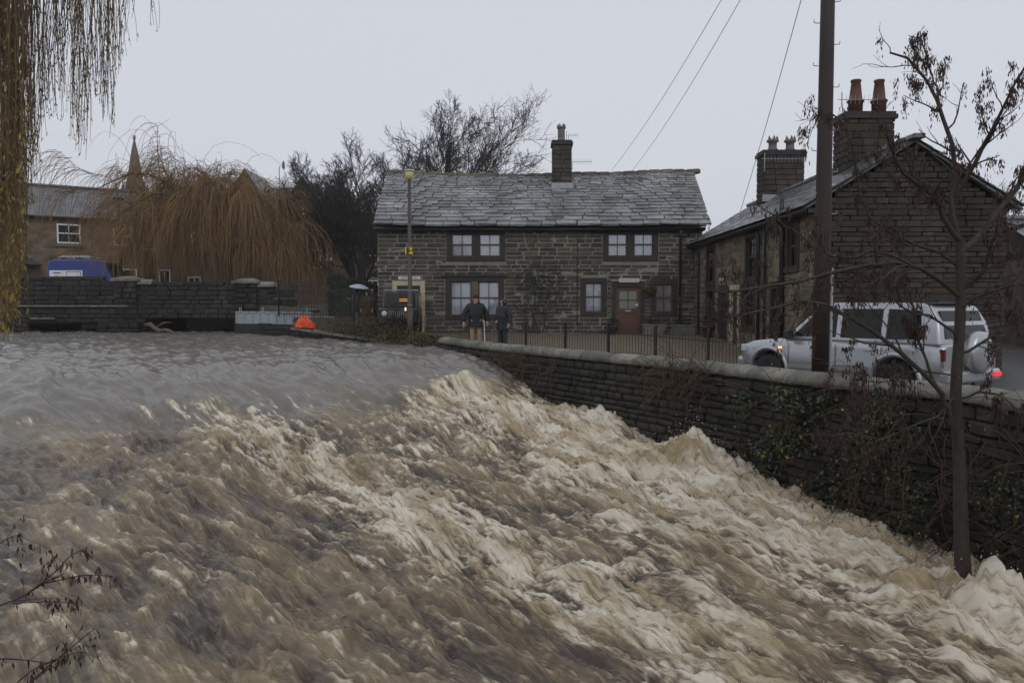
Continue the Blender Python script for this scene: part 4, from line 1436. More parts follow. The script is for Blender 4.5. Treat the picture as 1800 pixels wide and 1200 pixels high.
c2 = chimney(ter, 3.4, 2.5, .8, 1.5, 5.1, 7.2, V_GAB, M['mortar_dark'])
for yy in (2.2, 2.85):
    p_ = MB(); p_.lathe([(.16, 7.4), (.2, 7.45), (.15, 7.55), (.15, 7.72), (.22, 7.76), (.22, 7.83), (.15, 7.86)], 10, (3.4, yy, 0)); p_.build('chimney_pot', M['pot_grey'], c2, True)
    for k in range(5):
        w = 2 * pi * k / 5
        MB().lathe([(.05, 7.83), (.05, 7.9), (.001, 8.0)], 5, (3.4 + .15 * math.cos(w), yy + .15 * math.sin(w), 0)).build('pot_crown', M['pot_grey'], c2)
av = aerial(c2, (3.9, 1.75, 6.6), (3.9, 1.75, 7.05), (0, 1, 0), 12, 1.4)
bxo('flashing', M['lead'], c2, 3.85, 3.9, 1.7, 3.3, 5.5, 5.75)
tag(ter, 'long two-storey sandstone terrace with dark gable and two chimney stacks behind the silver car', 'terrace')

# low outbuilding at the right edge beyond the terrace
ob = empty('outbuilding', (17.2, 25.0, -.2), 0)


def uvquads(name, quads, m, parent):
    V_, F_, U_ = [], [], []
    for q in quads:
        p = [Vector(x) for x in q]
        ex = (p[1] - p[0]); L_ = ex.length; H_ = (p[3] - p[0]).length
        o = len(V_)
        V_ += [tuple(x) for x in p]; F_.append((o, o + 1, o + 2, o + 3)); U_ += [(0, 0), (L_, 0), (L_, H_), (0, H_)]
    return np_mesh(name, V_, F_, m, parent, False, U_)


def shell(parent, L, D, E, Rg, wall_m, roof_m, over=.25):
    """walls and pitched roof of a far building, ridge along x"""
    uvquads('wall', [((0, 0, -1), (L, 0, -1), (L, 0, E), (0, 0, E)), ((L, 0, -1), (L, D, -1), (L, D, E), (L, 0, E)), ((L, D, -1), (0, D, -1), (0, D, E), (L, D, E)), ((0, D, -1), (0, 0, -1), (0, 0, E), (0, D, E))], wall_m, parent)
    for x in (0.0, L): MB().add([(x, 0, E), (x, D, E), (x, D / 2, Rg)], [(0, 1, 2)]).build('gable', M['stone_gable'], parent)
    k = (Rg - E) / (D / 2)
    r_ = uvquads('roof', [((-over, -over, E - over * k + .06), (L + over, -over, E - over * k + .06), (L + over, D / 2, Rg + .06), (-over, D / 2, Rg + .06)),
                          ((L + over, D + over, E - over * k + .06), (-over, D + over, E - over * k + .06), (-over, D / 2, Rg + .06), (L + over, D / 2, Rg + .06))], roof_m, parent)
    MB().tube([(-over, D / 2, Rg + .1), (L + over, D / 2, Rg + .1)], .12, 6).build('ridge', M['slate_terrace'], r_)
    MB().tube([(-over, -over, E - over * k), (L + over, -over, E - over * k)], .09, 6).build('gutter', M['black_paint'], parent)


shell(ob, 9, 6, 3.2, 4.6, M['far_brown'], M['far_slate'])
casement(ob, 1.0, 2.2, 1.0, 2.2, M['white_paint'], None, -.05, 1, True, M['car_glass'], .07)
tag(ob, 'low slate-roofed outbuilding standing beyond the dark terrace gable', 'building')

# ================================================================ buildings across the bridge
lt = empty('stone_terrace', (-33.2, 49.2, 1.7), .56)
shell(lt, 9.6, 6.5, 5.55, 7.7, M['far_stone'], M['far_slate'])


def far_window(parent, u0, u1, v0, v1, y=-.06):
    casement(parent, u0, u1, v0, v1, M['white_paint'], None, y, 1, True, M['car_glass'], .09)
    bxo('sill', M['coping'], parent, u0 - .15, u1 + .15, -.12, .0, v0 - .2, v0 - .03)
    bxo('lintel', M['stone_terrace'], parent, u0 - .15, u1 + .15, -.04, .0, v1 + .03, v1 + .28)


far_window(lt, 1.2, 2.2, 3.9, 5.1); far_window(lt, 4.55, 5.9, 3.75, 5.0)
far_window(lt, 7.6, 9.2, .9, 2.2); far_window(lt, 1.0, 2.2, .6, 2.0); far_window(lt, 7.8, 8.9, 3.75, 4.9)
bxo('wall_lamp_box', M['plastic'], lt, 3.0, 3.15, -.1, 0, 2.4, 2.7)
lp = MB(); lp.prism([(2.2, 2.9), (3.6, 2.4), (3.6, 2.3), (2.2, 2.3)], -1.1, 0); lp.build('porch', M['far_slate'], lt)
tag(lt, 'stone terrace with white windows and slate roof behind the blue van', 'terrace')
ht = empty('stone_house', (-27.6, 57.0, 1.8), .12)
shell(ht, 8.2, 6.5, 5.6, 7.5, M['far_brown'], M['far_slate'])
far_window(ht, 1.2, 2.0, 3.6, 5.0); far_window(ht, 4.6, 5.6, 3.7, 4.9); far_window(ht, 2.3, 3.1, .2, 2.2); far_window(ht, 4.3, 5.2, .4, 1.7)
tag(ht, 'brown stone house with white door half hidden behind the weeping willow', 'house')
gh = empty('gabled_house', (-22.9, 60.0, 1.8), .0)
GE = 6.9
uvquads('wall', [((0, 0, -1), (9.6, 0, -1), (9.6, 0, GE), (0, 0, GE)), ((9.6, 0, -1), (9.6, 8, -1), (9.6, 8, GE), (9.6, 0, GE)), ((0, 8, -1), (0, 0, -1), (0, 0, GE), (0, 8, GE))], M['far_brown'], gh)
for k, (a, b_, ap) in enumerate(((.8, 5.2, 9.7), (5.2, 9.4, 9.1))):
    gm = MB().prism([(a, GE - 1.0), (b_, GE - 1.0), ((a + b_) / 2, ap)], -.12, .2).build('gable', M['stone_gable'], gh)
    mid = (a + b_) / 2
    uvquads('gable_roof', [((a - .3, -.3, GE - 1.05), (a - .3, 5, GE - 1.05), (mid, 5, ap + .12), (mid, -.3, ap + .12)), ((b_ + .3, 5, GE - 1.05), (b_ + .3, -.3, GE - 1.05), (mid, -.3, ap + .12), (mid, 5, ap + .12))], M['far_slate'], gm)
uvquads('roof', [((-.3, .3, GE), (9.9, .3, GE), (9.9, 4, 9.0), (-.3, 4, 9.0)), ((9.9, 8.3, GE), (-.3, 8.3, GE), (-.3, 4, 9.0), (9.9, 4, 9.0))], M['far_slate'], gh)
for (a, b_, c, d) in ((2.1, 2.9, 5.9, 7.2), (3.1, 3.9, 5.9, 7.2), (6.5, 7.4, 5.6, 6.9), (.3, 1.0, 3.7, 5.0), (2.3, 3.2, 2.6, 4.0), (7.6, 8.6, 2.4, 3.8), (9.0, 9.4, 3.0, 4.0)):
    far_window(gh, a, b_, c, d, -.18)
dsh = MB(); dsh.tube([(5.25, 1.0, 8.6), (5.25, .9, 9.9), (5.4, .6, 10.1)], .03, 5); dsh.lathe([(.01, 0), (.25, .05), (.33, .12)], 12, (5.6, .5, 10.15), 'x'); dsh.build('satellite_dish', M['cloth_grey'], gh)
tag(gh, 'tall brown house with two pointed gables rising behind the weeping willow', 'house')
bh = empty('stone_house', (-14.2, 66.0, 1.6), -.05)
shell(bh, 9.5, 7, 5.4, 7.6, M['far_stone'], M['far_slate'])
far_window(bh, 2.2, 3.2, 3.2, 4.6); far_window(bh, 5.2, 6.2, 3.2, 4.6); far_window(bh, 2.2, 3.2, .5, 1.9); far_window(bh, 5.0, 6.0, .5, 1.9)
tag(bh, 'pale stone house glimpsed behind the dark many-stemmed bare tree', 'house')
# church spire far off
sp = empty('church', (-61.0, 130.0, 4.0), .3)
MB().box(-1.9, 1.9, -1.9, 1.9, -2, 15.0).build('tower', M['church'], sp)
MB().lathe([(1.45, 14.9), (1.5, 15.6), (1.15, 18), (.62, 21.5), (.10, 24.1)], 8).build('spire', M['church'], sp)
fi = MB(); fi.lathe([(.1, 24.0), (.28, 24.25), (.1, 24.45), (.09, 24.8)], 6); fi.box(-.28, .28, -.06, .06, 24.5, 24.62); fi.build('finial', M['church'], sp)
for sx in (-1.5, 1.5):
    for sy in (-1.5, 1.5):
        MB().lathe([(.38, 14.9), (.4, 15.6), (.3, 15.7), (.03, 17.2)], 6, (sx * 1.05, sy * 1.05, 0)).build('pinnacle', M['church'], sp)
MB().prism([(-9, -2), (-2, -2), (-2, 11), (-5.5, 14.2), (-9, 11)], 0, 14).build('nave', M['church'], sp)
MB().lathe([(.4, 13.9), (.42, 14.8), (.3, 15), (.03, 17)], 6, (-2.9, 0.5, 0)).build('pinnacle', M['church'], sp)
tag(sp, 'distant church with a slender pointed stone spire above the rooftops', 'church')
# ================================================================ silver off-road car
def boolean_cut(o, cutters):
    for c in cutters:
        md = o.modifiers.new('cut', 'BOOLEAN'); md.operation = 'DIFFERENCE'; md.object = c; md.solver = 'EXACT'
    bpy.context.view_layer.update()
    dg = bpy.context.evaluated_depsgraph_get()
    me = bpy.data.meshes.new_from_object(o.evaluated_get(dg))
    o.modifiers.clear(); o.data = me
    for c in cutters: bpy.data.objects.remove(c)


def bevel_mesh(o, w, seg=2, ang=.5):
    bm = bmesh.new(); bm.from_mesh(o.data)
    ed = [e for e in bm.edges if len(e.link_faces) == 2 and e.calc_face_angle(0) > ang]
    bmesh.ops.bevel(bm, geom=ed, offset=w, segments=seg, affect='EDGES', profile=.5, clamp_overlap=True)
    bm.to_mesh(o.data); bm.free()


def wheel(parent, x, y, r=.37, w=.24, rim_m=None):
    s = 1 if y > 0 else -1
    t = MB(); prof = [(r * .62, -w / 2), (r * .9, -w / 2), (r * .985, -w / 2 + .03), (r, -w / 4), (r, w / 4), (r * .985, w / 2 - .03), (r * .9, w / 2), (r * .62, w / 2)]
    t.lathe(prof, 28, (x, y, r), 'y')
    wh = t.build('wheel', M['rubber'], parent, True)
    rm = MB(); rm.lathe([(.02, w * .32), (r * .2, w * .36), (r * .22, w * .28), (r * .6, w * .22), (r * .64, w * .45), (r * .66, w * .45), (r * .66, 0), (.02, 0)], 24, (0, 0, 0), 'y')
    for k in range(6):
        a = 2 * pi * k / 6
        rm.tube([(math.cos(a) * r * .15, w * .33, math.sin(a) * r * .15), (math.cos(a) * r * .6, w * .38, math.sin(a) * r * .6)], .035, 5)
    o = rm.build('rim', rim_m or M['alloy'], wh, True, (x, y, r)); o.scale = (1, s, 1)
    return wh


HD = math.radians(123)
car = empty('parked_car', (8.08, 14.0, lz(7, 15) - .0), HD)


def body_loft(stations):
    rows = []
    for (x, zb, zt, hw) in stations:
        half = [(hw * .80, zb), (hw * .955, zb + .06), (hw * .985, zb + .16), (hw, .62), (hw * .985, zt - .14), (hw * .955, zt - .05), (hw * .88, zt), (hw * .45, zt + .025)]
        loop = [(y, z) for y, z in half] + [(-y, z) for y, z in half[::-1]]
        rows.append([(x, y, z) for y, z in loop])
    n = len(rows[0]); v = [p for r_ in rows for p in r_]
    f = [(i * n + j, i * n + (j + 1) % n, (i + 1) * n + (j + 1) % n, (i + 1) * n + j) for i in range(len(rows) - 1) for j in range(n)]
    f += [tuple(range(n - 1, -1, -1)), tuple((len(rows) - 1) * n + j for j in range(n))]
    return MB().add(v, f)


bd = body_loft([(0, .5, 1.04, .86), (.06, .42, 1.08, .90), (.3, .34, 1.10, .93), (1.2, .30, 1.10, .94), (2.4, .30, 1.09, .94), (3.2, .30, 1.07, .935), (3.6, .32, 1.05, .92), (4.1, .36, 1.0, .885), (4.36, .40, .94, .83), (4.5, .46, .84, .74)]).build('body', M['silver'], car, True)
cut = []
for x in (.85, 3.63):
    for s in (-1, 1):
        c = MB().lathe([(.455, -.3), (.455, .3)], 32, (x, s * .86, .40), 'y').build('cutter', M['plastic'], car); cut.append(c)
boolean_cut(bd, cut)
bd.data.polygons.foreach_set("use_smooth", [len(p.vertices) < 6 for p in bd.data.polygons])
for x in (.85, 3.63):
    MB().box(x - .5, x + .5, -.6, .6, .3, .88).build('wheel_well', M['plastic'], car)
    for s in (-1, 1):
        pts = [(x + .475 * math.cos(a), s * (.925 if x < 2 else .905), .40 + .475 * math.sin(a)) for a in [(-.12 + 1.24 * k / 14) * pi for k in range(15)]]
        MB().tube(pts, .05, 8).build('wheel_arch', M['silver'], car, True)
        wheel(car, x, s * .80)
# cabin
cp = [(.05, 1.05), (.14, 1.45), (.30, 1.74), (.55, 1.80), (2.15, 1.81), (2.50, 1.76), (3.30, 1.06)]
hwz = lambda z: .905 - (z - 1.05) * .22
v = [(x, hwz(z), z) for x, z in cp] + [(x, -hwz(z), z) for x, z in cp]
n = len(cp)
cab = MB().add(v, [tuple(range(n)), tuple(range(2 * n - 1, n - 1, -1))] + [(i, (i + 1) % n, (i + 1) % n + n, i + n) for i in range(n)]).build('cabin', M['silver'], car)
bevel_mesh(cab, .05, 3, .35)
cab.data.polygons.foreach_set("use_smooth", [True] * len(cab.data.polygons))


def side_panel(name, poly, m, off, th, s):
    nrm = Vector((0, 1, .22)).normalized()
    v1 = [Vector((x, hwz(z), z)) + nrm * off for x, z in poly]; v2 = [p + nrm * th for p in v1]
    if s < 0: v1 = [Vector((p.x, -p.y, p.z)) for p in v1]; v2 = [Vector((p.x, -p.y, p.z)) for p in v2]
    k = len(poly)
    return MB().add(v1 + v2, [tuple(range(k)), tuple(range(2 * k - 1, k - 1, -1))] + [(i, (i + 1) % k, (i + 1) % k + k, i + k) for i in range(k)]).build(name, m, cab)


for s in (-1, 1):
    side_panel('side_window', [(2.08, 1.14), (3.05, 1.14), (2.52, 1.66), (2.10, 1.69)], M['car_glass'], -.004, .008, s)
    side_panel('side_window', [(1.16, 1.14), (1.98, 1.14), (2.0, 1.69), (1.17, 1.69)], M['car_glass'], -.004, .008, s)
    side_panel('side_window', [(.38, 1.16), (1.06, 1.14), (1.07, 1.69), (.47, 1.66)], M['car_glass'], -.004, .008, s)
    MB().tube([(.55, s * .66, 1.84), (.7, s * .67, 1.875), (2.0, s * .67, 1.875), (2.2, s * .66, 1.83)], .018, 6).build('roof_rail', M['plastic'], cab, True)
    mr = MB(); mr.box(2.98, 3.12, s * .93, s * 1.12, 1.08, 1.26); mo = mr.build('mirror', M['plastic'], car); bevel_mesh(mo, .03, 2)
    for x in (1.10, 2.04, 3.12):
        MB().box(x, x + .01, s * .9405, s * .946, .42, 1.02).build('door_seam', M['plastic'], car)
    for x in (1.25, 2.18): 
        MB().tube([(x, s * .935, .93), (x + .02, s * .965, .93), (x + .18, s * .965, .93), (x + .2, s * .935, .93)], .014, 6).build('door_handle', M['silver'], car, True)
    MB().box(1.35, 3.12, s * .90, s * .955, .31, .46).build('side_skirt', M['silver_low'], car)
    MB().tube([(1.4, s * .98, .36), (3.1, s * .98, .36)], .035, 8).build('side_step', M['plastic'], car, True)
    MB().box(1.33, 3.14, s * .938, s * .952, .50, .58).build('rubbing_strip', M['silver_low'], car)
    MB().box(3.30, 3.36, s * .925, s * .945, .88, .915).build('indicator', M['lit_amber'], car)
    hl = MB(); hl.box(4.2, 4.44, s * .52, s * .835, .76, .92); ho_ = hl.build('headlight', M['lens_clear'], car); bevel_mesh(ho_, .03, 2)
    MB().box(-.005, .07, s * .815, s * .885, .80, 1.0).build('tail_light', M['lens_red'], car)
    MB().box(-.13, -.102, s * .60, s * .74, .49, .56).build('bumper_light', M['lit_amber'] if s > 0 else M['lit_red'], car)
    MB().box(-.13, -.102, s * .745, s * .83, .49, .56).build('bumper_light', M['lit_red'], car)
ws = [(3.24, 1.10), (2.55, 1.715)]
MB().add([(ws[0][0] + .05, .80, ws[0][1] + .03), (ws[0][0] + .05, -.80, ws[0][1] + .03), (ws[1][0] + .06, -.70, ws[1][1] + .01), (ws[1][0] + .06, .70, ws[1][1] + .01),
          (ws[0][0], .80, ws[0][1] - .03), (ws[0][0], -.80, ws[0][1] - .03), (ws[1][0], -.70, ws[1][1] - .03), (ws[1][0], .70, ws[1][1] - .03)],
         [(0, 1, 2, 3), (7, 6, 5, 4), (0, 4, 5, 1), (1, 5, 6, 2), (2, 6, 7, 3), (3, 7, 4, 0)]).build('windscreen', M['car_glass'], cab)
MB().add([(.055, .70, 1.18), (.055, -.70, 1.18), (.215, -.64, 1.66), (.215, .64, 1.66), (.09, .70, 1.17), (.09, -.70, 1.17), (.25, -.64, 1.65), (.25, .64, 1.65)],
         [(0, 1, 2, 3), (7, 6, 5, 4), (0, 4, 5, 1), (1, 5, 6, 2), (2, 6, 7, 3), (3, 7, 4, 0)]).build('rear_window', M['car_glass'], cab)
rbm = MB(); rbm.box(-.10, .2, -.88, .88, .40, .62); rbo = rbm.build('rear_bumper', M['silver'], car); bevel_mesh(rbo, .05, 3)
fbm = MB(); fbm.box(4.3, 4.6, -.78, .78, .36, .66); fbo = fbm.build('front_bumper', M['silver'], car); bevel_mesh(fbo, .08, 3)
MB().box(4.42, 4.53, -.45, .45, .70, .86).build('grille', M['plastic'], car)
sw = MB(); sw.lathe([(.01, -.255), (.18, -.25), (.32, -.235), (.365, -.20), (.375, -.12), (.365, -.02), (.30, -.005)], 32, (0, 0, 0), 'x')
sw.build('spare_wheel_cover', M['silver'], car, True, (.02, -.05, .93))
MB().tube([(-.01, -.5, 1.25), (-.05, .35, 1.22)], .012, 5).build('rear_wiper', M['plastic'], car)
MB().box(.26, .5, -.62, .62, 1.80, 1.835).build('spoiler', M['plastic'], car)
tag(car, 'silver five-door off-road car with spare wheel cover, indicators lit, behind the river wall', 'car')

# ---------------------------------------------------------------- dark boxy car by the pale doorway
X2, Y2 = -4.4, 31.6
c2r = empty('parked_car', (X2, Y2, lz(X2, Y2) + .09), -pi / 2 + .05)      # local x points at the river
b2 = MB(); b2.box(-1.5, 1.45, -.74, .74, .38, .98); b2o = b2.build('body', M['car_green'], c2r); bevel_mesh(b2o, .06, 2)
k2 = MB(); k2.prism([(-1.48, .97), (.55, .97), (.35, 1.62), (-1.42, 1.62)], -.70, .70); k2o = k2.build('cabin', M['car_green'], c2r); bevel_mesh(k2o, .05, 2)
MB().add([(.575, -.6, 1.03), (.575, .6, 1.03), (.405, .58, 1.56), (.405, -.58, 1.56), (.54, -.6, 1.03), (.54, .6, 1.03), (.37, .58, 1.56), (.37, -.58, 1.56)],
         [(0, 1, 2, 3), (7, 6, 5, 4), (0, 4, 5, 1), (1, 5, 6, 2), (2, 6, 7, 3), (3, 7, 4, 0)]).build('windscreen', M['car_glass'], c2r)
for s in (-1, 1):
    MB().box(-.5, .3, s * .703, s * .712, 1.04, 1.5).build('side_window', M['car_glass'], c2r)
    MB().box(-1.35, -.6, s * .703, s * .712, 1.04, 1.5).build('side_window', M['car_glass'], c2r)
    for x in (-.95, 1.0): wheel(c2r, x, s * .66, .34, .2)
    MB().lathe([(.01, 0), (.09, 0), (.1, .03), (.01, .05)], 12, (1.46, s * .5, .78), 'x').build('headlight', M['lens_clear'], c2r)
    MB().tube([(-1.3, s * .6, 1.66), (.3, s * .6, 1.66)], .02, 5).build('rack_rail', M['galv'], c2r)
for k in range(6): MB().tube([(-1.2 + .28 * k, -.62, 1.69), (-1.2 + .28 * k, .62, 1.69)], .015, 5).build('rack_bar', M['galv'], c2r)
gr = MB()
for k in range(9): gr.box(1.452, 1.47, -.34 + k * .08, -.31 + k * .08, .58, .88)
gr.build('grille', M['alloy'], c2r)
for k in range(2): MB().box(.46, .50, .0 - .02, .42, 1.24 + .07 * k, 1.265 + .07 * k).build('light_bar', M['lit_bar'], c2r, False, (.13 - .02 * k, 0, 0))
MB().box(1.46, 1.5, .28, .33, 1.0 - .12, 1.0).build('side_lamp', M['lit_warm'], c2r)
tag(c2r, 'dark boxy off-road car with glowing amber bar parked by the pale stone doorway', 'car')

# ---------------------------------------------------------------- blue van on the bridge
vx = at(80, 490, 43.2)
van = empty('delivery_van', (vx.x, 43.2, 1.42), .03)
vb = MB(); vb.prism([(0, .35), (.0, 1.5), (.14, 2.42), (.5, 2.52), (2.75, 2.50), (3.05, 2.40), (3.55, 1.55), (4.3, 1.35), (4.45, .95), (4.45, .35)], 0, 1.85)
vo = vb.build('body', M['van_blue'], van); bevel_mesh(vo, .09, 3)
MB().box(.22, 1.98, -.014, -.002, 1.10, 1.92).build('sign_panel', M['white_paint'], van)
sg = van.children[-1]
fr_ = MB(); fr_.box(1.1, 1.9, -.02, -.0145, 1.28, 1.31); fr_.box(1.1, 1.9, -.02, -.0145, 1.83, 1.86); fr_.box(1.1, 1.13, -.02, -.0145, 1.31, 1.83); fr_.box(1.87, 1.9, -.02, -.0145, 1.31, 1.83); fr_.build('sign_border', M['ink_blue'], sg)
lettering(sg, 'NOGLER', 1.5, -.016, 1.46, .21, M['ink_blue'], bold=.006)
for k, (a, c) in enumerate(((.42, .82), (.5, .72), (.38, .86), (.36, .84))): MB().box(a, c, -.019, -.0145, 1.76 - k * .13, 1.76 - k * .13 + (.055 if k == 0 else .025)).build('sign_rule', M['ink_blue'], sg)
MB().box(2.42, 2.95, -.014, -.002, 1.40, 1.60).build('sign_panel', M['plaque'], van)
MB().box(2.5, 2.88, -.019, -.0145, 1.47, 1.53).build('sign_rule', M['ink_blue'], van.children[-1])
MB().box(2.16, 2.17, -.006, .001, .5, 2.3).build('door_seam', M['plastic'], van)
MB().add([(3.08, .1, 2.33), (3.58, .1, 1.58), (3.58, 1.75, 1.58), (3.08, 1.75, 2.33), (3.12, .1, 2.36), (3.62, .1, 1.60), (3.62, 1.75, 1.60), (3.12, 1.75, 2.36)], [(0, 1, 2, 3), (7, 6, 5, 4), (0, 4, 5, 1), (1, 5, 6, 2), (2, 6, 7, 3), (3, 7, 4, 0)]).build('windscreen', M['car_glass'], van)
for x in (.8, 3.65):
    for y in (.05, 1.8): wheel(van, x, y, .33, .2)
rk = MB()
for y in (.45, 1.35): rk.tube([(.5, y, 2.66), (2.3, y, 2.66)], .03, 5)
for x in (.6, 1.4, 2.2): rk.tube([(x, .3, 2.52), (x, .3, 2.64), (x, 1.5, 2.64), (x, 1.5, 2.52)], .025, 5)
rk.box(.6, 2.1, .5, 1.1, 2.68, 2.76)
rk.build('roof_rack', M['galv'], van)
tag(van, 'blue van with white sign panel and roof rack parked behind the bridge parapet', 'van')


# ================================================================ poles and lamps
up = at(1441, 652, 13.9)
ub = lz(up.x, up.y) + .05
pole = empty('utility_pole', (up.x, up.y, ub))
MB().tube([(0, 0, 0), (.01, 0, 3), (.02, 0, 6), (.03, 0, 9.6)], [.145, .135, .122, .105], 18).build('shaft', M['pole_wood'], pole, True)
z = 2.2; k = 0
while z < 9.3:
    s = 1 if k % 2 else -1
    MB().tube([(s * .12, -.03, z), (s * .22, -.05, z), (s * .225, -.05, z + .05)], .009, 5).build('step_bolt', M['galv'], pole)
    z += .36; k += 1
z = .7
while z < 9:
    MB().tube([(.095 * math.cos(a) * 1.25, .118 * math.sin(a) * 1.2, z) for a in (-.75, -.55, -.35)], .009, 4).build('staple', M['galv'], pole)
    z += .62
MB().tube([(.17, -.02, 0), (.17, -.02, 2.35)], .03, 8).build('cable_guard', M['galv'], pole)
MB().box(-.5, .56, -.05, .05, 9.2, 9.3).build('crossarm', M['pole_wood'], pole)
for x in (-.42, -.14, .2, .48): MB().lathe([(.03, 9.3), (.05, 9.33), (.03, 9.36), (.05, 9.40), (.02, 9.44)], 8, (x, 0, 0)).build('insulator', M['white_paint'], pole)
tag(pole, 'tall dark red-brown wooden utility pole with metal step bolts beside the silver car', 'pole')
PT = Vector((up.x + .03, up.y, ub + 9.35))
for i, (q, lab) in enumerate(((at(1075, 300, 36.3), 'overhead wire from the wooden pole to the cottage ridge near its chimney'), (at(1111, 301, 36.3), 'overhead wire from the wooden pole to the cottage ridge farther from its chimney'),
                              (at(1300, 376, 28.0), 'overhead wire from the wooden pole down to the terrace roof'))):
    a = PT + Vector((-.42 + .3 * i, 0, .06))
    pts = [a.lerp(q, k / 20) - Vector((0, 0, .35 * math.sin(pi * k / 20) * (1 if i < 2 else .5))) for k in range(21)]
    tag(MB().tube(pts, .009, 4).build('overhead_wire', M['galv']), lab, 'wire', 'wires from the pole')

lx = at(721, 570, 29.8)
lamp = empty('street_lamp', (lx.x, lx.y, lz(lx.x, lx.y) - .05))
lt_ = at(723, 300, 29.8).z - lamp.location.z
MB().tube([(0, 0, 0), (0, 0, 1.35)], [.13, .12], 14).build('base', M['lamp_post'], lamp, True)
MB().tube([(0, 0, 1.35), (0, 0, 1.42), (0, 0, lt_ - .32)], [.12, .085, .06], 12).build('post', M['lamp_post'], lamp, True)
MB().lathe([(.06, lt_ - .34), (.13, lt_ - .30), (.17, lt_ - .06), (.15, lt_ - .05)], 14).build('lantern', M['lamp_glass'], lamp, True)
MB().lathe([(.18, lt_ - .05), (.2, lt_ - .02), (.17, lt_ + .03), (.03, lt_ + .06)], 14).build('lamp_cap', M['lamp_cap'], lamp, True)
zs = at(723, 441, 29.8).z - lamp.location.z
sy = MB().box(-.02, .13, -.11, -.095, zs - .13, zs + .13).build('hydrant_sign', M['sign_yellow'], lamp)
lettering(sy, 'H', .055, -.113, zs, .22, M['ink'], bold=.006)
bd2 = MB(); bd2.box(-.012, .122, -.1125, -.1105, zs + .105, zs + .118); bd2.box(-.012, .122, -.1125, -.1105, zs - .118, zs - .105); bd2.build('sign_border', M['ink'], sy)
MB().box(-.155, -.12, -.1, .02, zs - .13, zs + .13).build('side_sign', M['sign_yellow'], lamp)
for z_ in (1.42, 1.95): MB().tube([(.09 * math.cos(a), .09 * math.sin(a), z_) for a in [k * pi / 6 for k in range(13)]], .012, 4).build('band', M['galv'], lamp)
tag(lamp, 'tall brown street lamp with yellow lantern and yellow H sign in front of the cottage', 'street lamp')
l2 = at(212, 490, 46.0)
sl = empty('street_lamp', (l2.x, l2.y, 1.5))
h2 = at(212, 352, 46).z - 1.5
MB().tube([(0, 0, 0), (0, 0, h2)], [.09, .05], 10).build('post', M['lamp_post'], sl, True)
MB().lathe([(.04, h2 - .02), (.26, h2 + .04), (.3, h2 + .12), (.12, h2 + .2), (.01, h2 + .22)], 12).build('lamp_head', M['lamp_post'], sl, True)
tag(sl, 'thin dark street lamp with flat round head behind the bridge parapet', 'street lamp')

# boulder on the bank at the far right
bo = MB()
rb_ = random.Random(9)
bv = []
for j in range(7):
    for i in range(12):
        a = 2 * pi * i / 12; k = pi * (j + .15) / 6.3
        r_ = (1 + rb_.uniform(-.1, .1))
        bv.append((.42 * math.sin(k) * math.cos(a) * r_, .32 * math.sin(k) * math.sin(a) * r_, .28 * math.cos(k) * r_))
bo.add(bv, [(j * 12 + i, j * 12 + (i + 1) % 12, (j + 1) * 12 + (i + 1) % 12, (j + 1) * 12 + i) for j in range(6) for i in range(12)] + [tuple(range(11, -1, -1)), tuple(range(72, 84))])
pb_ = at(1785, 690, 12.2)
tag(bo.build('boulder', M['coping'], None, True, (pb_.x, pb_.y, lz(pb_.x, pb_.y) + .2)), 'grey rounded boulder standing at the roadside behind the river wall', 'boulder')


# ================================================================ people
def skinned(name, verts, edges, radii, m, parent, sub=2, root=0):
    me = bpy.data.meshes.new(name); me.from_pydata(verts, edges, [])
    o = bpy.data.objects.new(name, me); COL.objects.link(o)
    md = o.modifiers.new('skin', 'SKIN'); md.use_smooth_shade = True
    if not me.skin_vertices: me.attributes.new
    sv_ = me.skin_vertices[0].data
    for i, r_ in enumerate(radii):
        sv_[i].radius = r_ if hasattr(r_, '__len__') else (r_, r_)
        sv_[i].use_root = (i == root)
    ss = o.modifiers.new('sub', 'SUBSURF'); ss.levels = sub
    bpy.context.view_layer.update()
    dg = bpy.context.evaluated_depsgraph_get()
    nm = bpy.data.meshes.new_from_object(o.evaluated_get(dg))
    bpy.data.objects.remove(o)
    nm.materials.clear(); nm.materials.append(m)
    nm.polygons.foreach_set("use_smooth", [True] * len(nm.polygons))
    return link(name, nm, parent)


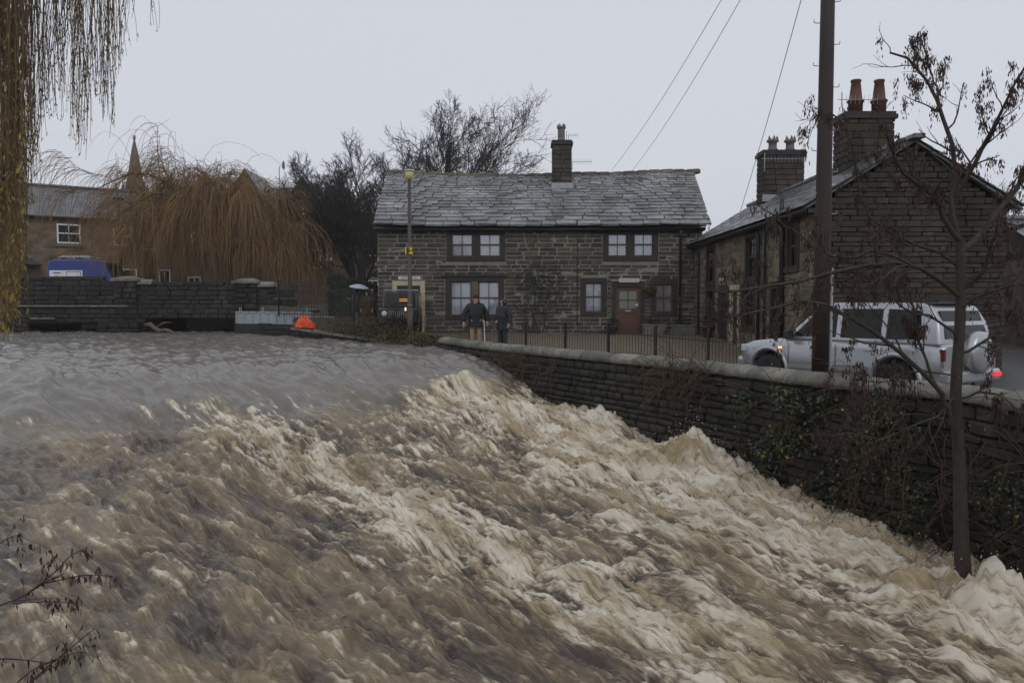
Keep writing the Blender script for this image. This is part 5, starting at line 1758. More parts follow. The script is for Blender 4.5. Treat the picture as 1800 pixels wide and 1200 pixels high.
def person(name, loc, rz, J, jacket, trousers, label, hood=None, hat=None, coat_len=.86, h=1.76, hair=None, group=None):
    """J: joint overrides; figure faces -y; joints of a standing adult scaled to h"""
    s = h / 1.76
    D0 = dict(pel=(0, 0, .98), waist=(0, 0, 1.12), chest=(0, .01, 1.32), neck=(0, .01, 1.50), chin=(0, -.01, 1.56), head=(0, -.005, 1.65), top=(0, .0, 1.71),
              shl=(.17, .01, 1.43), ell=(.25, .03, 1.15), hal=(.25, -.06, .90), shr=(-.17, .01, 1.43), elr=(-.25, .03, 1.15), har=(-.25, -.06, .90),
              hpl=(.10, 0, .93), knl=(.11, -.02, .52), anl=(.11, .02, .09), tol=(.12, -.15, .04), hpr=(-.10, 0, .93), knr=(-.11, -.02, .52), anr=(-.11, .02, .09), tor=(-.12, -.15, .04))
    D0.update(J or {})
    K = {k: tuple(c * s for c in v_) for k, v_ in D0.items()}
    root = empty(name, loc, rz)
    nm = list(K.keys()); ix = {k: i for i, k in enumerate(nm)}
    E_ = [('pel', 'waist'), ('waist', 'chest'), ('chest', 'neck'), ('neck', 'chin'), ('chin', 'head'), ('head', 'top'), ('chest', 'shl'), ('shl', 'ell'), ('ell', 'hal'), ('chest', 'shr'), ('shr', 'elr'), ('elr', 'har'),
          ('pel', 'hpl'), ('hpl', 'knl'), ('knl', 'anl'), ('anl', 'tol'), ('pel', 'hpr'), ('hpr', 'knr'), ('knr', 'anr'), ('anr', 'tor')]
    rad = dict(pel=(.13, .10), waist=(.12, .095), chest=(.15, .105), neck=.055, chin=.065, head=(.078, .095), top=(.05, .065), shl=.06, ell=.045, hal=.032, shr=.06, elr=.045, har=.032, hpl=.085, knl=.055, anl=.04, tol=.035, hpr=.085, knr=.055, anr=.04, tor=.035)
    body = skinned('body', [K[k] for k in nm], [(ix[a], ix[b]) for a, b in E_], [rad[k] for k in nm], M['skin'], root)
    # face: nose, ears, eyes
    f_ = MB(); hx, hy, hz = K['head']
    f_.tube([(hx, hy - .088, hz + .02), (hx, hy - .115, hz - .012), (hx, hy - .09, hz - .025)], [.008, .017, .010], 6)
    for e in (-1, 1):
        f_.lathe([(.004, -.02), (.022, -.012), (.026, .01), (.006, .03)], 6, (hx + e * .082, hy + .005, hz))
    f_.build('face', M['skin'], root, True)
    ey = MB()
    for e in (-1, 1): ey.lathe([(.002, -.008), (.010, 0), (.002, .008)], 6, (hx + e * .033, hy - .088, hz + .02))
    ey.build('eyes', M['ink'], root)
    # hands: palm and five fingers
    for a, b in (('ell', 'hal'), ('elr', 'har')):
        p = Vector(K[b]); d = (p - Vector(K[a])).normalized()
        sd = d.cross(Vector((0, 1, 0.2))).normalized(); up_ = sd.cross(d)
        hm = MB(); hm.tube([p - d * .01, p + d * .04, p + d * .085], [.026, .036, .03], 7)
        for q in range(4):
            o_ = sd * (-.027 + .018 * q); L_ = (.062, .072, .068, .052)[q]
            hm.tube([p + d * .075 + o_, p + d * (.08 + L_ * .55) + o_ - up_ * .006, p + d * (.08 + L_ * .8) + o_ - up_ * .03], [.0095, .009, .007], 5)
        hm.tube([p + d * .02 + sd * .03, p + d * .055 + sd * .055 - up_ * .01, p + d * .085 + sd * .052 - up_ * .025], [.012, .010, .008], 5)
        hm.build('hand', M['skin'], root, True)
    # coat
    ck = ['pel', 'waist', 'chest', 'neck', 'shl', 'ell', 'hal', 'shr', 'elr', 'har']
    cv = [K[k] for k in ck]
    wr = lambda a, b: tuple(Vector(K[a]).lerp(Vector(K[b]), .93))
    cv[6] = wr('ell', 'hal'); cv[9] = wr('elr', 'har')
    cv.append((K['pel'][0], K['pel'][1], coat_len * s))
    ce = [(0, 1), (1, 2), (2, 3), (2, 4), (4, 5), (5, 6), (2, 7), (7, 8), (8, 9), (0, 10)]
    skinned('jacket', cv, ce, [(.235, .18), (.225, .18), (.225, .17), (.10, .09), .115, .095, .065, .115, .095, .065, (.235, .18)], jacket, root)
    # trousers and boots
    tk = ['pel', 'hpl', 'knl', 'anl', 'hpr', 'knr', 'anr']
    skinned('trousers', [K[k] for k in tk], [(0, 1), (1, 2), (2, 3), (0, 4), (4, 5), (5, 6)], [(.155, .12), .105, .08, .07, .105, .08, .07], trousers, root)
    for a, b in (('anl', 'tol'), ('anr', 'tor')):
        q0, q1 = Vector(K[a]), Vector(K[b])
        skinned('boot', [q0 + Vector((0, .03, .07)), q0 + Vector((0, .02, -.035)), q1, q1 + Vector((0, -.04, 0))], [(0, 1), (1, 2), (2, 3)], [.06, .055, .045, .035], M['plastic'], root, 1)
    if hood:
        skinned('hood', [K['neck'], (hx, hy + .035, hz - .05), (hx, hy + .03, hz + .03), (hx, hy + .01, hz + .075)], [(0, 1), (1, 2), (2, 3)], [(.105, .10), (.115, .11), (.115, .12), (.085, .10)], hood, root)
    if hat:
        MB().lathe([(.098, hz + .025), (.105, hz + .03), (.105, hz + .06), (.098, hz + .085), (.07, hz + .125), (.02, hz + .145)], 16, (hx, hy + .005, 0)).build('hat', hat, root, True)
    if hair:
        MB().lathe([(.092, hz - .02), (.098, hz + .03), (.085, hz + .075), (.03, hz + .105)], 14, (hx, hy + .022, 0)).build('hair', hair, root, True)
    tag(root, label, 'person', group)
    return root


def stand(px, py, Y):
    p = at(px, py, Y); return (p.x, Y, lz(p.x, Y) + .065)


turn = dict(chin=(.015, -.01, 1.56), head=(.02, -.005, 1.65), top=(.02, 0, 1.71))
person('person', stand(836, 600, 25.6), .15, dict(shr=(-.21, .01, 1.42), shl=(.21, .01, 1.42), elr=(-.37, .02, 1.16), har=(-.38, -.08, .90), ell=(.36, .04, 1.16), hal=(.36, -.04, .92), **turn), M['cloth_black'], M['cloth_tan'],
       'person in black jacket, black knitted hat and tan trousers standing behind the river wall', hat=M['cloth_black'], coat_len=.82, h=1.80)
person('person', stand(884, 605, 25.2), -.75, dict(elr=(-.24, .05, 1.17), har=(-.12, -.16, 1.02), ell=(.26, .06, 1.16), hal=(.27, -.02, .92)), M['cloth_green'], M['cloth_green'],
       'person in a dark hooded rain coat turned towards the person in tan trousers', hood=M['cloth_green'], coat_len=.72, h=1.70)
person('person', stand(626, 590, 34.0), -1.2, dict(elr=(-.24, -.02, 1.18), har=(-.1, -.25, 1.25)), M['cloth_purple'], M['cloth_grey'],
       'person in a long purple-brown coat with plum hood beneath the pale umbrella', hood=M['cloth_plum'], coat_len=.62, h=1.66)
person('person', stand(645, 590, 33.7), .1, None, M['cloth_brown'], M['cloth_brown'],
       'person in a brown coat and dark hood beside the pale umbrella', hood=M['cloth_black'], coat_len=.6, h=1.64)
person('person', stand(655, 590, 34.2), .2, dict(ell=(.42, -.03, 1.40), hal=(.66, -.06, 1.47)), M['cloth_navy'], M['cloth_navy'],
       'person in a dark navy coat pointing with one outstretched arm', hood=M['cloth_navy'], coat_len=.72, h=1.70)
# walking stick in the man's hand
ps = Vector(stand(853, 600, 25.5))
stk = MB(); stk.tube([(0, 0, 0), (-.04, .02, .98), (-.10, .02, 1.02)], .013, 6)
tag(stk.build('walking_stick', M['white_paint'], None, False, tuple(ps)), 'pale walking stick held by the person in tan trousers', 'stick')
# umbrella
pu = stand(631, 590, 33.8)
um = empty('umbrella', (pu[0] + .02, pu[1], pu[2] + 1.72))
vs_ = [(0, 0, .15)]; N8 = 8
for r_, z_ in ((.16, .13), (.32, .07), (.43, 0)):
    for k in range(N8 * 2):
        a = pi * k / N8
        vs_.append((r_ * math.cos(a) * (1 if k % 2 == 0 else .93), r_ * math.sin(a) * (1 if k % 2 == 0 else .93), z_))
fs_ = [(0, 1 + k, 1 + (k + 1) % 16) for k in range(16)]
for q in range(2): fs_ += [(1 + q * 16 + k, 1 + (q + 1) * 16 + k, 1 + (q + 1) * 16 + (k + 1) % 16, 1 + q * 16 + (k + 1) % 16) for k in range(16)]
MB().add(vs_, fs_).build('canopy', M['umbrella'], um)
MB().tube([(0, 0, .2), (0, 0, -.55)], .01, 5).build('shaft', M['iron'], um)
for k in range(8):
    a = 2 * pi * k / 8
    MB().tube([(0, 0, .13), (.32 * math.cos(a), .32 * math.sin(a), .06), (.42 * math.cos(a), .42 * math.sin(a), -.005)], .005, 4).build('rib', M['iron'], um)
um.rotation_euler = (.1, .12, 0)
tag(um, 'pale blue-grey umbrella held up over the group behind the bush', 'umbrella')
# ================================================================ trees
def norm(a): return a / (np.linalg.norm(a, axis=-1, keepdims=True) + 1e-9)


def sprout(rng, P, Rd, n, ratio, ang, bias, wig, m=5, t0=.25, rr=.55, rmin=.004, L=None, taper=.35):
    """n side branches on every path"""
    N, mm, _ = P.shape
    Lp = np.linalg.norm(np.diff(P, axis=1), axis=2).sum(1) if L is None else L
    t = t0 + (1 - t0) * (np.tile(np.arange(n), (N, 1)) + rng.random((N, n))) / n
    x = t * (mm - 1); i = np.minimum(x.astype(int), mm - 2); f = (x - i)[..., None]
    ar = np.arange(N)[:, None]
    p0 = P[ar, i] * (1 - f) + P[ar, i + 1] * f
    tg = norm(P[ar, i + 1] - P[ar, i])
    r0 = (Rd[ar, i] * (1 - f[..., 0]) + Rd[ar, i + 1] * f[..., 0]) * rr
    ax = norm(np.cross(tg, rng.normal(size=tg.shape)))
    a = ang * rng.uniform(.6, 1.3, (N, n, 1))
    d = tg * np.cos(a) + ax * np.sin(a)
    ln = Lp[:, None] * ratio * (1.15 - .55 * t) * rng.uniform(.65, 1.25, (N, n))
    p0 = p0.reshape(-1, 3); d = d.reshape(-1, 3); ln = ln.ravel(); r0 = np.maximum(r0.ravel(), rmin)
    K = len(p0)
    out = np.empty((K, m, 3)); out[:, 0] = p0
    b = np.array(bias)
    for k in range(1, m):
        d = norm(d + b / (m - 1) + rng.normal(size=d.shape) * wig)
        out[:, k] = out[:, k - 1] + d * (ln / (m - 1))[:, None]
    rad = r0[:, None] * np.linspace(1, taper, m)[None]
    return out, np.maximum(rad, rmin * .6)


def path_arr(pts, rad, m):
    """resample a hand-laid limb to m points"""
    p = np.array([tuple(q) for q in pts]); u = np.linspace(0, 1, len(p)); w = np.linspace(0, 1, m)
    P = np.stack([np.interp(w, u, p[:, k]) for k in range(3)], 1)
    r_ = np.interp(w, np.linspace(0, 1, len(rad)), rad)
    return P[None], r_[None]


def bare_tree(name, base, H, spread, label, seed, counts=(7, 6, 6, 6, 4), stems=1, group=None, rmin=.012, m_=None, trunk=.3):
    rng = np.random.default_rng(seed)
    root = empty(name, base)
    T_, R_ = [], []
    for k in range(stems):
        a = rng.uniform(0, 6.28); le = (.0 if stems == 1 else .28)
        d = np.array([math.cos(a) * le, math.sin(a) * le, 1])
        top = d * H * .46
        p, r_ = path_arr([(0, 0, -.3), d * H * .15, d * H * .3 + rng.normal(size=3) * .15, top + rng.normal(size=3) * .3], [H * .024, H * .019, H * .013, H * .006], 6)
        T_.append(p); R_.append(r_)
    P = np.concatenate(T_); Rr = np.concatenate(R_)
    v, f = tubes(P, Rr, 8)
    np_mesh('trunk', v, f, m_ or M['bark_dark'], root, True)
    g = []
    P, Rr = sprout(rng, P, Rr, counts[0], 1.05 * spread, .72, (0, 0, .30), .09, 7, trunk, .62, rmin)
    g.append((P, Rr))
    for lv, n in enumerate(counts[1:]):
        P, Rr = sprout(rng, P, Rr, n, (.62, .62, .6, .55)[lv], (.62, .65, .65, .7)[lv], (0, 0, .16), .12, 5 if lv < 2 else 4, .15, .6, rmin * (1 - .14 * lv))
        g.append((P, Rr))
    join_tubes('crown', g, m_ or M['bark_dark'], root)
    tag(root, label, 'tree', group)
    return root


pt = at(772, 300, 53)
bare_tree('bare_tree', (pt.x, 53, .8), 15.0, 1.12, 'large bare winter tree with spreading crown rising behind the cottage roof', 4, (12, 7, 6, 6, 4), rmin=.021, trunk=.45)
pt = at(628, 480, 47)
bare_tree('bare_tree', (pt.x, 47, .9), 10.0, 1.0, 'dark bare many-stemmed tree standing between the willow and the cottage', 8, (7, 6, 6, 5, 4), stems=4, rmin=.019)
for (px, top, Y, sd, lab, hs) in ((185, 292, 95, 12, 'faint bare tree beyond the slate roofs left of the church spire', 13), (1745, 285, 60, 13, 'faint bare tree rising behind the gable of the terrace', 12), (1268, 372, 75, 14, 'small faint bare tree in the gap between cottage and terrace', 9)):
    p = at(px, top, Y)
    bare_tree('bare_tree', (p.x, Y, p.z - hs), hs, .85, lab, sd, (9, 6, 6, 5), rmin=.024)

# ---------------------------------------------------------------- weeping willow behind the bridge
rng = np.random.default_rng(31)
wb_ = at(395, 480, 47.5)
wil = empty('weeping_willow', (wb_.x, 47.5, 1.5))
tp, tr_ = path_arr([(0, 0, -.3), (.1, 0, 1.6), (-.1, .1, 3.2), (.1, 0, 4.6)], [.5, .42, .36, .28], 6)
v, f = tubes(tp, tr_, 9); np_mesh('trunk', v, f, M['bark_willow'], wil, True)
limbs_p, limbs_r = [], []
for k in range(20):
    a = 2 * pi * k / 20 + rng.uniform(-.15, .15)
    rad_ = rng.uniform(4.0, 7.2) * (1.0 if abs(math.cos(a)) > .5 else .8); hh = rng.uniform(5.4, 7.7) * (1 - .2 * max(0, math.cos(a)))
    pts = [(0, 0, rng.uniform(2.4, 4.4)), (math.cos(a) * rad_ * .3, math.sin(a) * rad_ * .3, hh * .82), (math.cos(a) * rad_ * .65, math.sin(a) * rad_ * .65, hh), (math.cos(a) * rad_, math.sin(a) * rad_, hh - rng.uniform(.6, 2.0))]
    p, r_ = path_arr(smooth_path([Vector(q) for q in pts], 4), [.17, .10, .06, .03], 9)
    limbs_p.append(p); limbs_r.append(r_)
P = np.concatenate(limbs_p); Rr = np.concatenate(limbs_r)
g = [(P, Rr)]
P2, R2 = sprout(rng, P, Rr, 7, .38, .8, (0, 0, .25), .16, 5, .25, .5, .02); g.append((P2, R2))
P3, R3 = sprout(rng, P2, R2, 4, .6, .7, (0, 0, .1), .18, 5, .3, .5, .014); g.append((P3, R3))
up_p, up_r = sprout(rng, P[:, :6], Rr[:, :6], 5, .40, .9, (0, 0, .9), .14, 5, .35, .4, .012); g.append((up_p, up_r))
u2, ur2 = sprout(rng, up_p, up_r, 5, .55, .7, (0, 0, .1), .2, 5, .2, .5, .009); g.append((u2, ur2))
join_tubes('branches', g, M['bark_willow'], wil)


def strands(rng, src, n, lmin, lmax, zfloor, r_, out=.35, m=8):
    """hanging shoots from random points of the source paths"""
    N, mm, _ = src.shape
    i = rng.integers(0, N, n); j = rng.integers(1, mm, n)
    p = src[i, j] + rng.normal(size=(n, 3)) * .08
    d = norm(np.concatenate([p[:, :2] * .12 + rng.normal(size=(n, 2)) * .6, rng.uniform(-.1, .5, (n, 1))], 1))
    ln = rng.uniform(lmin, lmax, n); ln = np.minimum(ln, np.maximum(p[:, 2] - zfloor + rng.normal(size=n) * .5 + .6, .5))
    o = np.empty((n, m, 3)); o[:, 0] = p
    for k in range(1, m):
        d = norm(d * (1 - out) + np.array([0, 0, -1.0]) * out + rng.normal(size=(n, 3)) * .09)
        o[:, k] = o[:, k - 1] + d * (ln / (m - 1))[:, None]
    return o, np.tile(np.linspace(r_ * 1.3, r_ * .6, m), (n, 1))


src = np.concatenate([P2, P3])
src = src[rng.random(len(src)) < .38]
sp_, sr_ = strands(rng, src, 4300, 1.4, 6.0, .6, .0095)
s2_, sr2_ = strands(rng, np.concatenate([u2, P3]), 900, .6, 2.0, 3.0, .008, .3, 6)
o = join_tubes('hanging_shoots', [(sp_, sr_), (s2_, sr2_)], M['twig_willow'], wil)
tag(wil, 'large leafless weeping willow with orange-brown hanging shoots behind the bridge', 'tree')

# ---------------------------------------------------------------- near willow hanging in from the left bank
rng = np.random.default_rng(77)
nw = empty('weeping_willow', (-10.2, 7.6, -.25))
ox, oy, oz = nw.location
loc = lambda v_: (v_[0] - ox, v_[1] - oy, v_[2] - oz)
tp, tr_ = path_arr([(0, 0, -.4), (.15, .1, 1.8), (.4, .1, 3.6), (.8, .3, 5.2)], [.42, .34, .28, .2], 7)
v, f = tubes(tp, tr_, 10); np_mesh('trunk', v, f, M['bark_willow'], nw, True)
lp_, lr_ = [], []
tips = [(-4.0, 9.0, 6.3), (-4.6, 8.4, 6.6), (-5.4, 9.6, 6.9), (-6.2, 9.0, 7.2), (-6.0, 8.2, 6.6), (-6.8, 9.4, 7.0)]
for (x, y, z) in tips:
    pts = [(.6, .2, 4.4), ((x - ox) * .45, (y - oy) * .45 + .1, 6.6 + rng.uniform(0, .4)), ((x - ox) * .8, (y - oy) * .8, z - oz + .4), (x - ox, y - oy, z - oz)]
    p, r_ = path_arr(smooth_path([Vector(q) for q in pts], 4), [.12, .07, .04, .02], 9); lp_.append(p); lr_.append(r_)
join_tubes('branches', [(np.concatenate(lp_), np.concatenate(lr_))], M['bark_willow'], nw, 6)
bunch = [(-30, 590, 80), (-5, 600, 85), (16, 585, 75), (30, 560, 44), (40, 430, 32), (52, 330, 22), (64, 300, 18), (74, 250, 10), (84, 210, 14), (94, 180, 10), (104, 215, 15), (112, 120, 11), (122, 180, 11), (134, 262, 19), (147, 284, 18), (160, 170, 13), (176, 180, 13), (188, 232, 17), (196, 250, 8), (205, 140, 12), (218, 120, 11), (232, 90, 6), (272, 60, 4)]
pp = []; lc = []; ld = []; lcy = []; ldy = []
M_ = 12
for (bx_, by_, n_) in bunch:
    for k in range(n_):
        Y = rng.uniform(8.2, 9.8)
        xx = bx_ + rng.normal() * (9 if n_ > 30 else 5)
        bot = by_ - abs(rng.normal()) * (90 if n_ > 30 else 60)
        a = at(xx + rng.normal() * 12, -130 - rng.uniform(0, 60), Y); e = at(xx, bot, Y)
        q = np.array([tuple(a.lerp(e, j / (M_ - 1))) for j in range(M_)])
        q[:, 0] += .055 * np.sin(np.linspace(0, rng.uniform(2, 6), M_) + rng.uniform(0, 6)); q[:, 1] += .03 * np.sin(np.linspace(0, rng.uniform(2, 6), M_) + rng.uniform(0, 6))
        pp.append(q)
        L_ = np.linalg.norm(q[-1] - q[0])
        nl = int(L_ * (9 if n_ > 30 else 7))
        for _ in range(nl):
            w = rng.random() ** .8
            x_ = w * (M_ - 1); i = min(int(x_), M_ - 2)
            pnt = q[i] + (q[i + 1] - q[i]) * (x_ - i)
            yel = n_ > 30 and rng.random() < .25 + .9 * (w - .35)
            d = np.array([rng.normal() * .35, rng.normal() * .35, -1])
            (lcy if yel else lc).append(pnt); (ldy if yel else ld).append(d)
pp = np.array(pp) - np.array([ox, oy, oz])
join_tubes('hanging_shoots', [(pp, np.tile(np.linspace(.0042, .0022, M_), (len(pp), 1)))], M['twig_near'], nw)
off = np.array([ox, oy, oz])
leaves_mesh('buds', np.array(lc) - off, np.array(ld), .05, .011, M['twig_near'], nw, rng)
leaves_mesh('leaves', np.array(lcy) - off, np.array(ldy), .085, .017, M['leaf_yellow'], nw, rng)
tag(nw, 'weeping willow whose long thin shoots with yellow leaves hang over the river', 'tree')

# ---------------------------------------------------------------- ash tree at the foot of the river wall
rng = np.random.default_rng(5)
ab = at(1692, 985, 9.5)
ash = empty('ash_tree', (ab.x, 9.5, ab.z - .35))
ao = np.array(ash.location)


def px_path(lst, rad, Y0=9.5, Y1=None, m=10):
    Y1 = Y0 if Y1 is None else Y1
    n_ = len(lst)
    pts = [at(x, y, Y0 + (Y1 - Y0) * i / (n_ - 1)) for i, (x, y) in enumerate(lst)]
    p, r_ = path_arr(smooth_path(pts, 4), rad, m)
    return p - ao, r_


tr_p, tr_r = px_path([(1694, 1030), (1690, 940), (1686, 800), (1680, 690), (1688, 560), (1688, 425)], [.10, .085, .07, .064, .06, .052], 9.5, 9.4, 16)
v, f = tubes(tr_p, tr_r, 10); np_mesh('trunk', v, f, M['bark_ash'], ash, True)
LB = [([(1688, 425), (1661, 387), (1643, 345), (1605, 313), (1573, 275), (1554, 224)], 9.4, 9.0, .036),
      ([(1688, 430), (1671, 366), (1680, 338), (1676, 261), (1661, 205), (1647, 159), (1605, 112), (1568, 89)], 9.4, 9.7, .036),
      ([(1650, 165), (1638, 130), (1624, 84), (1610, 56)], 9.65, 9.8, .012),
      ([(1680, 345), (1708, 303), (1727, 261), (1750, 219), (1769, 177), (1803, 105)], 9.45, 8.9, .03),
      ([(1692, 440), (1736, 392), (1773, 345), (1805, 290), (1840, 220)], 9.4, 9.9, .042),
      ([(1690, 510), (1730, 470), (1745, 420), (1790, 395), (1850, 385)], 9.4, 8.6, .026),
      ([(1686, 520), (1640, 482), (1600, 464), (1540, 468), (1450, 482), (1380, 500), (1300, 520), (1268, 514)], 9.4, 8.6, .034),
      ([(1600, 464), (1540, 440), (1480, 452), (1420, 425), (1370, 392), (1333, 360)], 9.0, 9.5, .018),
      ([(1688, 540), (1720, 520), (1770, 500), (1830, 505)], 9.4, 9.0, .026),
      ([(1655, 690), (1610, 640), (1538, 584), (1471, 545), (1408, 531), (1345, 548), (1290, 560)], 9.2, 8.7, .030),
      ([(1655, 690), (1620, 620), (1605, 540), (1590, 470), (1580, 400)], 9.2, 9.5, .020),
      ([(1688, 470), (1640, 440), (1590, 420), (1530, 390), (1505, 330), (1500, 250), (1470, 200), (1420, 215)], 9.4, 9.9, .024),
      ([(1686, 600), (1650, 560), (1600, 545), (1550, 520), (1500, 500)], 9.4, 8.8, .018),
      ([(1690, 620), (1730, 600), (1780, 560), (1830, 545)], 9.4, 9.3, .02),
      ([(1675, 700), (1640, 735), (1560, 770), (1500, 760), (1450, 770)], 9.4, 9.0, .014),
      ([(1690, 700), (1740, 690), (1790, 720), (1830, 735)], 9.3, 8.8, .016),
      ([(1680, 660), (1600, 655), (1540, 672), (1490, 660)], 9.4, 8.9, .012),
      ([(1655, 690), (1672, 740), (1684, 800)], 9.2, 9.45, .034)]
ps_, rs_ = [], []
for lst, y0, y1, r_ in LB:
    p, q = px_path(lst, [r_, r_ * .7, r_ * .35], y0, y1, 10); ps_.append(p); rs_.append(q)
P = np.concatenate(ps_); Rr = np.concatenate(rs_)
Pn = P + np.concatenate([np.zeros((len(P), 1, 3)), rng.normal(size=(len(P), 9, 3)) * .018], 1)
g = [(Pn, Rr)]
P2, R2 = sprout(rng, Pn[:-1], Rr[:-1], 11, .27, .8, (0, 0, .25), .16, 6, .18, .5, .005); g.append((P2, R2))
P3, R3 = sprout(rng, P2, R2, 3, .5, .75, (0, 0, .25), .16, 4, .3, .6, .0035); g.append((P3, R3))
join_tubes('branches', g, M['bark_ash'], ash, 5)
# hanging bunches of keys
tipsA = np.concatenate([P2[:, -1], P2[:, 3], P3[:, -1]])
tipsA = tipsA[rng.permutation(len(tipsA))[:340]]
hand = [(1430, 215), (1485, 200), (1345, 375), (1300, 480), (1290, 490), (1315, 500), (1330, 470), (1345, 465), (1655, 120), (1620, 75), (1660, 150), (1600, 140), (1575, 150), (1735, 130), (1780, 120), (1790, 155), (1740, 190), (1720, 170), (1650, 165), (1560, 600), (1570, 640), (1520, 700), (1500, 670), (1545, 690), (1490, 620), (1560, 720), (1780, 330), (1610, 170), (1665, 110), (1590, 190)]
tipsA = np.concatenate([tipsA, np.array([tuple(at(x, y - 14, 9.2)) for x, y in hand]) - ao])
ext = [Pn[i, j] + rng.normal(size=3) * .07 - [0, 0, .05] for i in (0, 1, 3, 4, 6, 7, 9, 11, 12, 14, 16) for j in range(3, 10) for _ in range(2) if rng.random() < .62]
tipsA = np.concatenate([tipsA, np.array(ext)])
C, D_ = [], []
for tpt in tipsA:
    k = rng.integers(16, 50); ln = rng.uniform(.10, .26)
    for _ in range(k):
        C.append(tpt + np.array([rng.normal() * .022, rng.normal() * .022, -abs(rng.normal()) * ln * .5])); D_.append([rng.normal() * .22, rng.normal() * .22, -1])
leaves_mesh('seed_bunches', np.array(C), np.array(D_),   .06, .015, M['seed'], ash, rng)
tag(ash, 'leafless ash tree hung with dark seed bunches at the foot of the river wall', 'tree')


# ---------------------------------------------------------------- shrubs and climbers
def shrub(name, pts, hgt, wid, n, label, m, seed, leaf=(.07, .04), stems=30, stem_m=None, cat='shrub', gold=0, tall=0):
    rg = np.random.default_rng(seed)
    base = np.array(pts[0])
    root = empty(name, tuple(base))
    path = np.array(pts) - base
    u = rg.random(n); x_ = u * (len(path) - 1); i = np.minimum(x_.astype(int), max(len(path) - 2, 0)); f = (x_ - i)[:, None]
    c = path[i] * (1 - f) + path[np.minimum(i + 1, len(path) - 1)] * f if len(path) > 1 else np.zeros((n, 3))
    env = hgt * (.6 + .4 * perlin(u * 7 + seed, u * 0 + .5, seed)) * (.8 + .4 * rg.random(n))
    r_ = rg.normal(size=(n, 2)) * wid * .5
    h_ = env * rg.random(n) ** .7 * np.exp(-(r_ ** 2).sum(1) / (2 * wid ** 2))
    clump = .12 * np.stack([perlin(c[:, 0] * 3 + h_ * 4, c[:, 1] * 3, 5), perlin(c[:, 0] * 3, h_ * 5, 6), perlin(h_ * 4, c[:, 1] * 3, 7)], 1)
    C = c + np.stack([r_[:, 0], r_[:, 1], h_], 1) + clump
    leaves_mesh('foliage', C, rg.normal(size=(n, 3)) + [0, 0, .2], leaf[0], leaf[1], m, root, rg)
    if gold: leaves_mesh('yellow_leaves', C[:gold] + rg.normal(size=(gold, 3)) * .06, rg.normal(size=(gold, 3)), leaf[0] * 1.1, leaf[1] * 1.3, M['leaf_gold'], root, rg)
    S_ = []
    for k in range(stems):
        uu = rg.random() * (len(path) - 1); ii_ = min(int(uu), max(len(path) - 2, 0))
        p = path[ii_] + (path[min(ii_ + 1, len(path) - 1)] - path[ii_]) * (uu - ii_) + np.append(rg.normal(size=2) * wid * .3, 0)
        d = norm(np.append(rg.normal(size=2) * .35, 1.0)); L_ = hgt * rg.uniform(.6, 1.35 + tall)
        q = [p - [0, 0, .1]]
        for j in range(5): d = norm(d + rg.normal(size=3) * .16); q.append(q[-1] + d * L_ / 5)
        S_.append(q)
    S_ = np.array(S_)
    join_tubes('stems', [(S_, np.tile(np.linspace(.011, .004, 6), (len(S_), 1)))], stem_m or M['rust_twig'], root, 4)
    tag(root, label, cat)
    return root


def on_land(px, Y, dz=.0):
    p = at(px, 590, Y); return (p.x, Y, lz(p.x, Y) + dz)


shrub('shrub', [on_land(590, 33.4, -.1), on_land(640, 31.9, -.1)], .8, .5, 4200, 'low brown shrub on the quay below the people with the umbrella', M['leaf_bush'], 1, stems=70, tall=.6)
shrub('shrub', [on_land(650, 31.4, -.1), on_land(705, 29.8, -.2)], 1.35, .55, 8000, 'thick brown-green shrub on the quay in front of the dark car', M['leaf_bush'], 2, stems=60, gold=40)
shrub('shrub', [on_land(708, 29.7, -.2), on_land(765, 28.3, -.25)], .8, .48, 4600, 'olive shrub on the quay where the river wall begins', M['leaf_bush'], 3, stems=50, gold=60)
shrub('young_bush', [on_land(688, 30.2, 0), on_land(704, 30.0, 0)], 1.75, .36, 2200, 'upright dark leafy bush beside the pale stone doorway', M['leaf_hedge'], 4, stems=14)
# clipped hedge
hp = at(578, 510, 37.0)
hedge = empty('hedge', (hp.x, 37.0, lz(hp.x, 37)))
rg = np.random.default_rng(14)
n_ = 9000
C = np.stack([rg.random(n_) * 2.6, rg.random(n_) * 1.0, rg.random(n_)], 1)
face = rg.integers(0, 3, n_)
C[:, 1] = np.where(face == 0, .0, C[:, 1]); C[:, 2] = np.where(face == 1, 1.0, C[:, 2]); C[:, 0] = np.where(face == 2, np.round(C[:, 0] / 2.6) * 2.6, C[:, 0])
hz_ = 1.95 - .28 * C[:, 0]
C[:, 2] *= hz_; C += rg.normal(size=C.shape) * .05
leaves_mesh('foliage', C, rg.normal(size=C.shape), .08, .05, M['leaf_hedge'], hedge, rg)
MB().add([(0.08, .06, -.3), (2.52, .06, -.3), (2.52, .94, -.3), (.08, .94, -.3), (.08, .06, 1.85), (2.52, .06, 1.15), (2.52, .94, 1.15), (.08, .94, 1.85)], [(3, 2, 1, 0), (4, 5, 6, 7), (0, 1, 5, 4), (1, 2, 6, 5), (2, 3, 7, 6), (3, 0, 4, 7)]).build('branchwork', M['leaf_hedge'], hedge)
tag(hedge, 'clipped dark green hedge behind the tall railing', 'hedge')


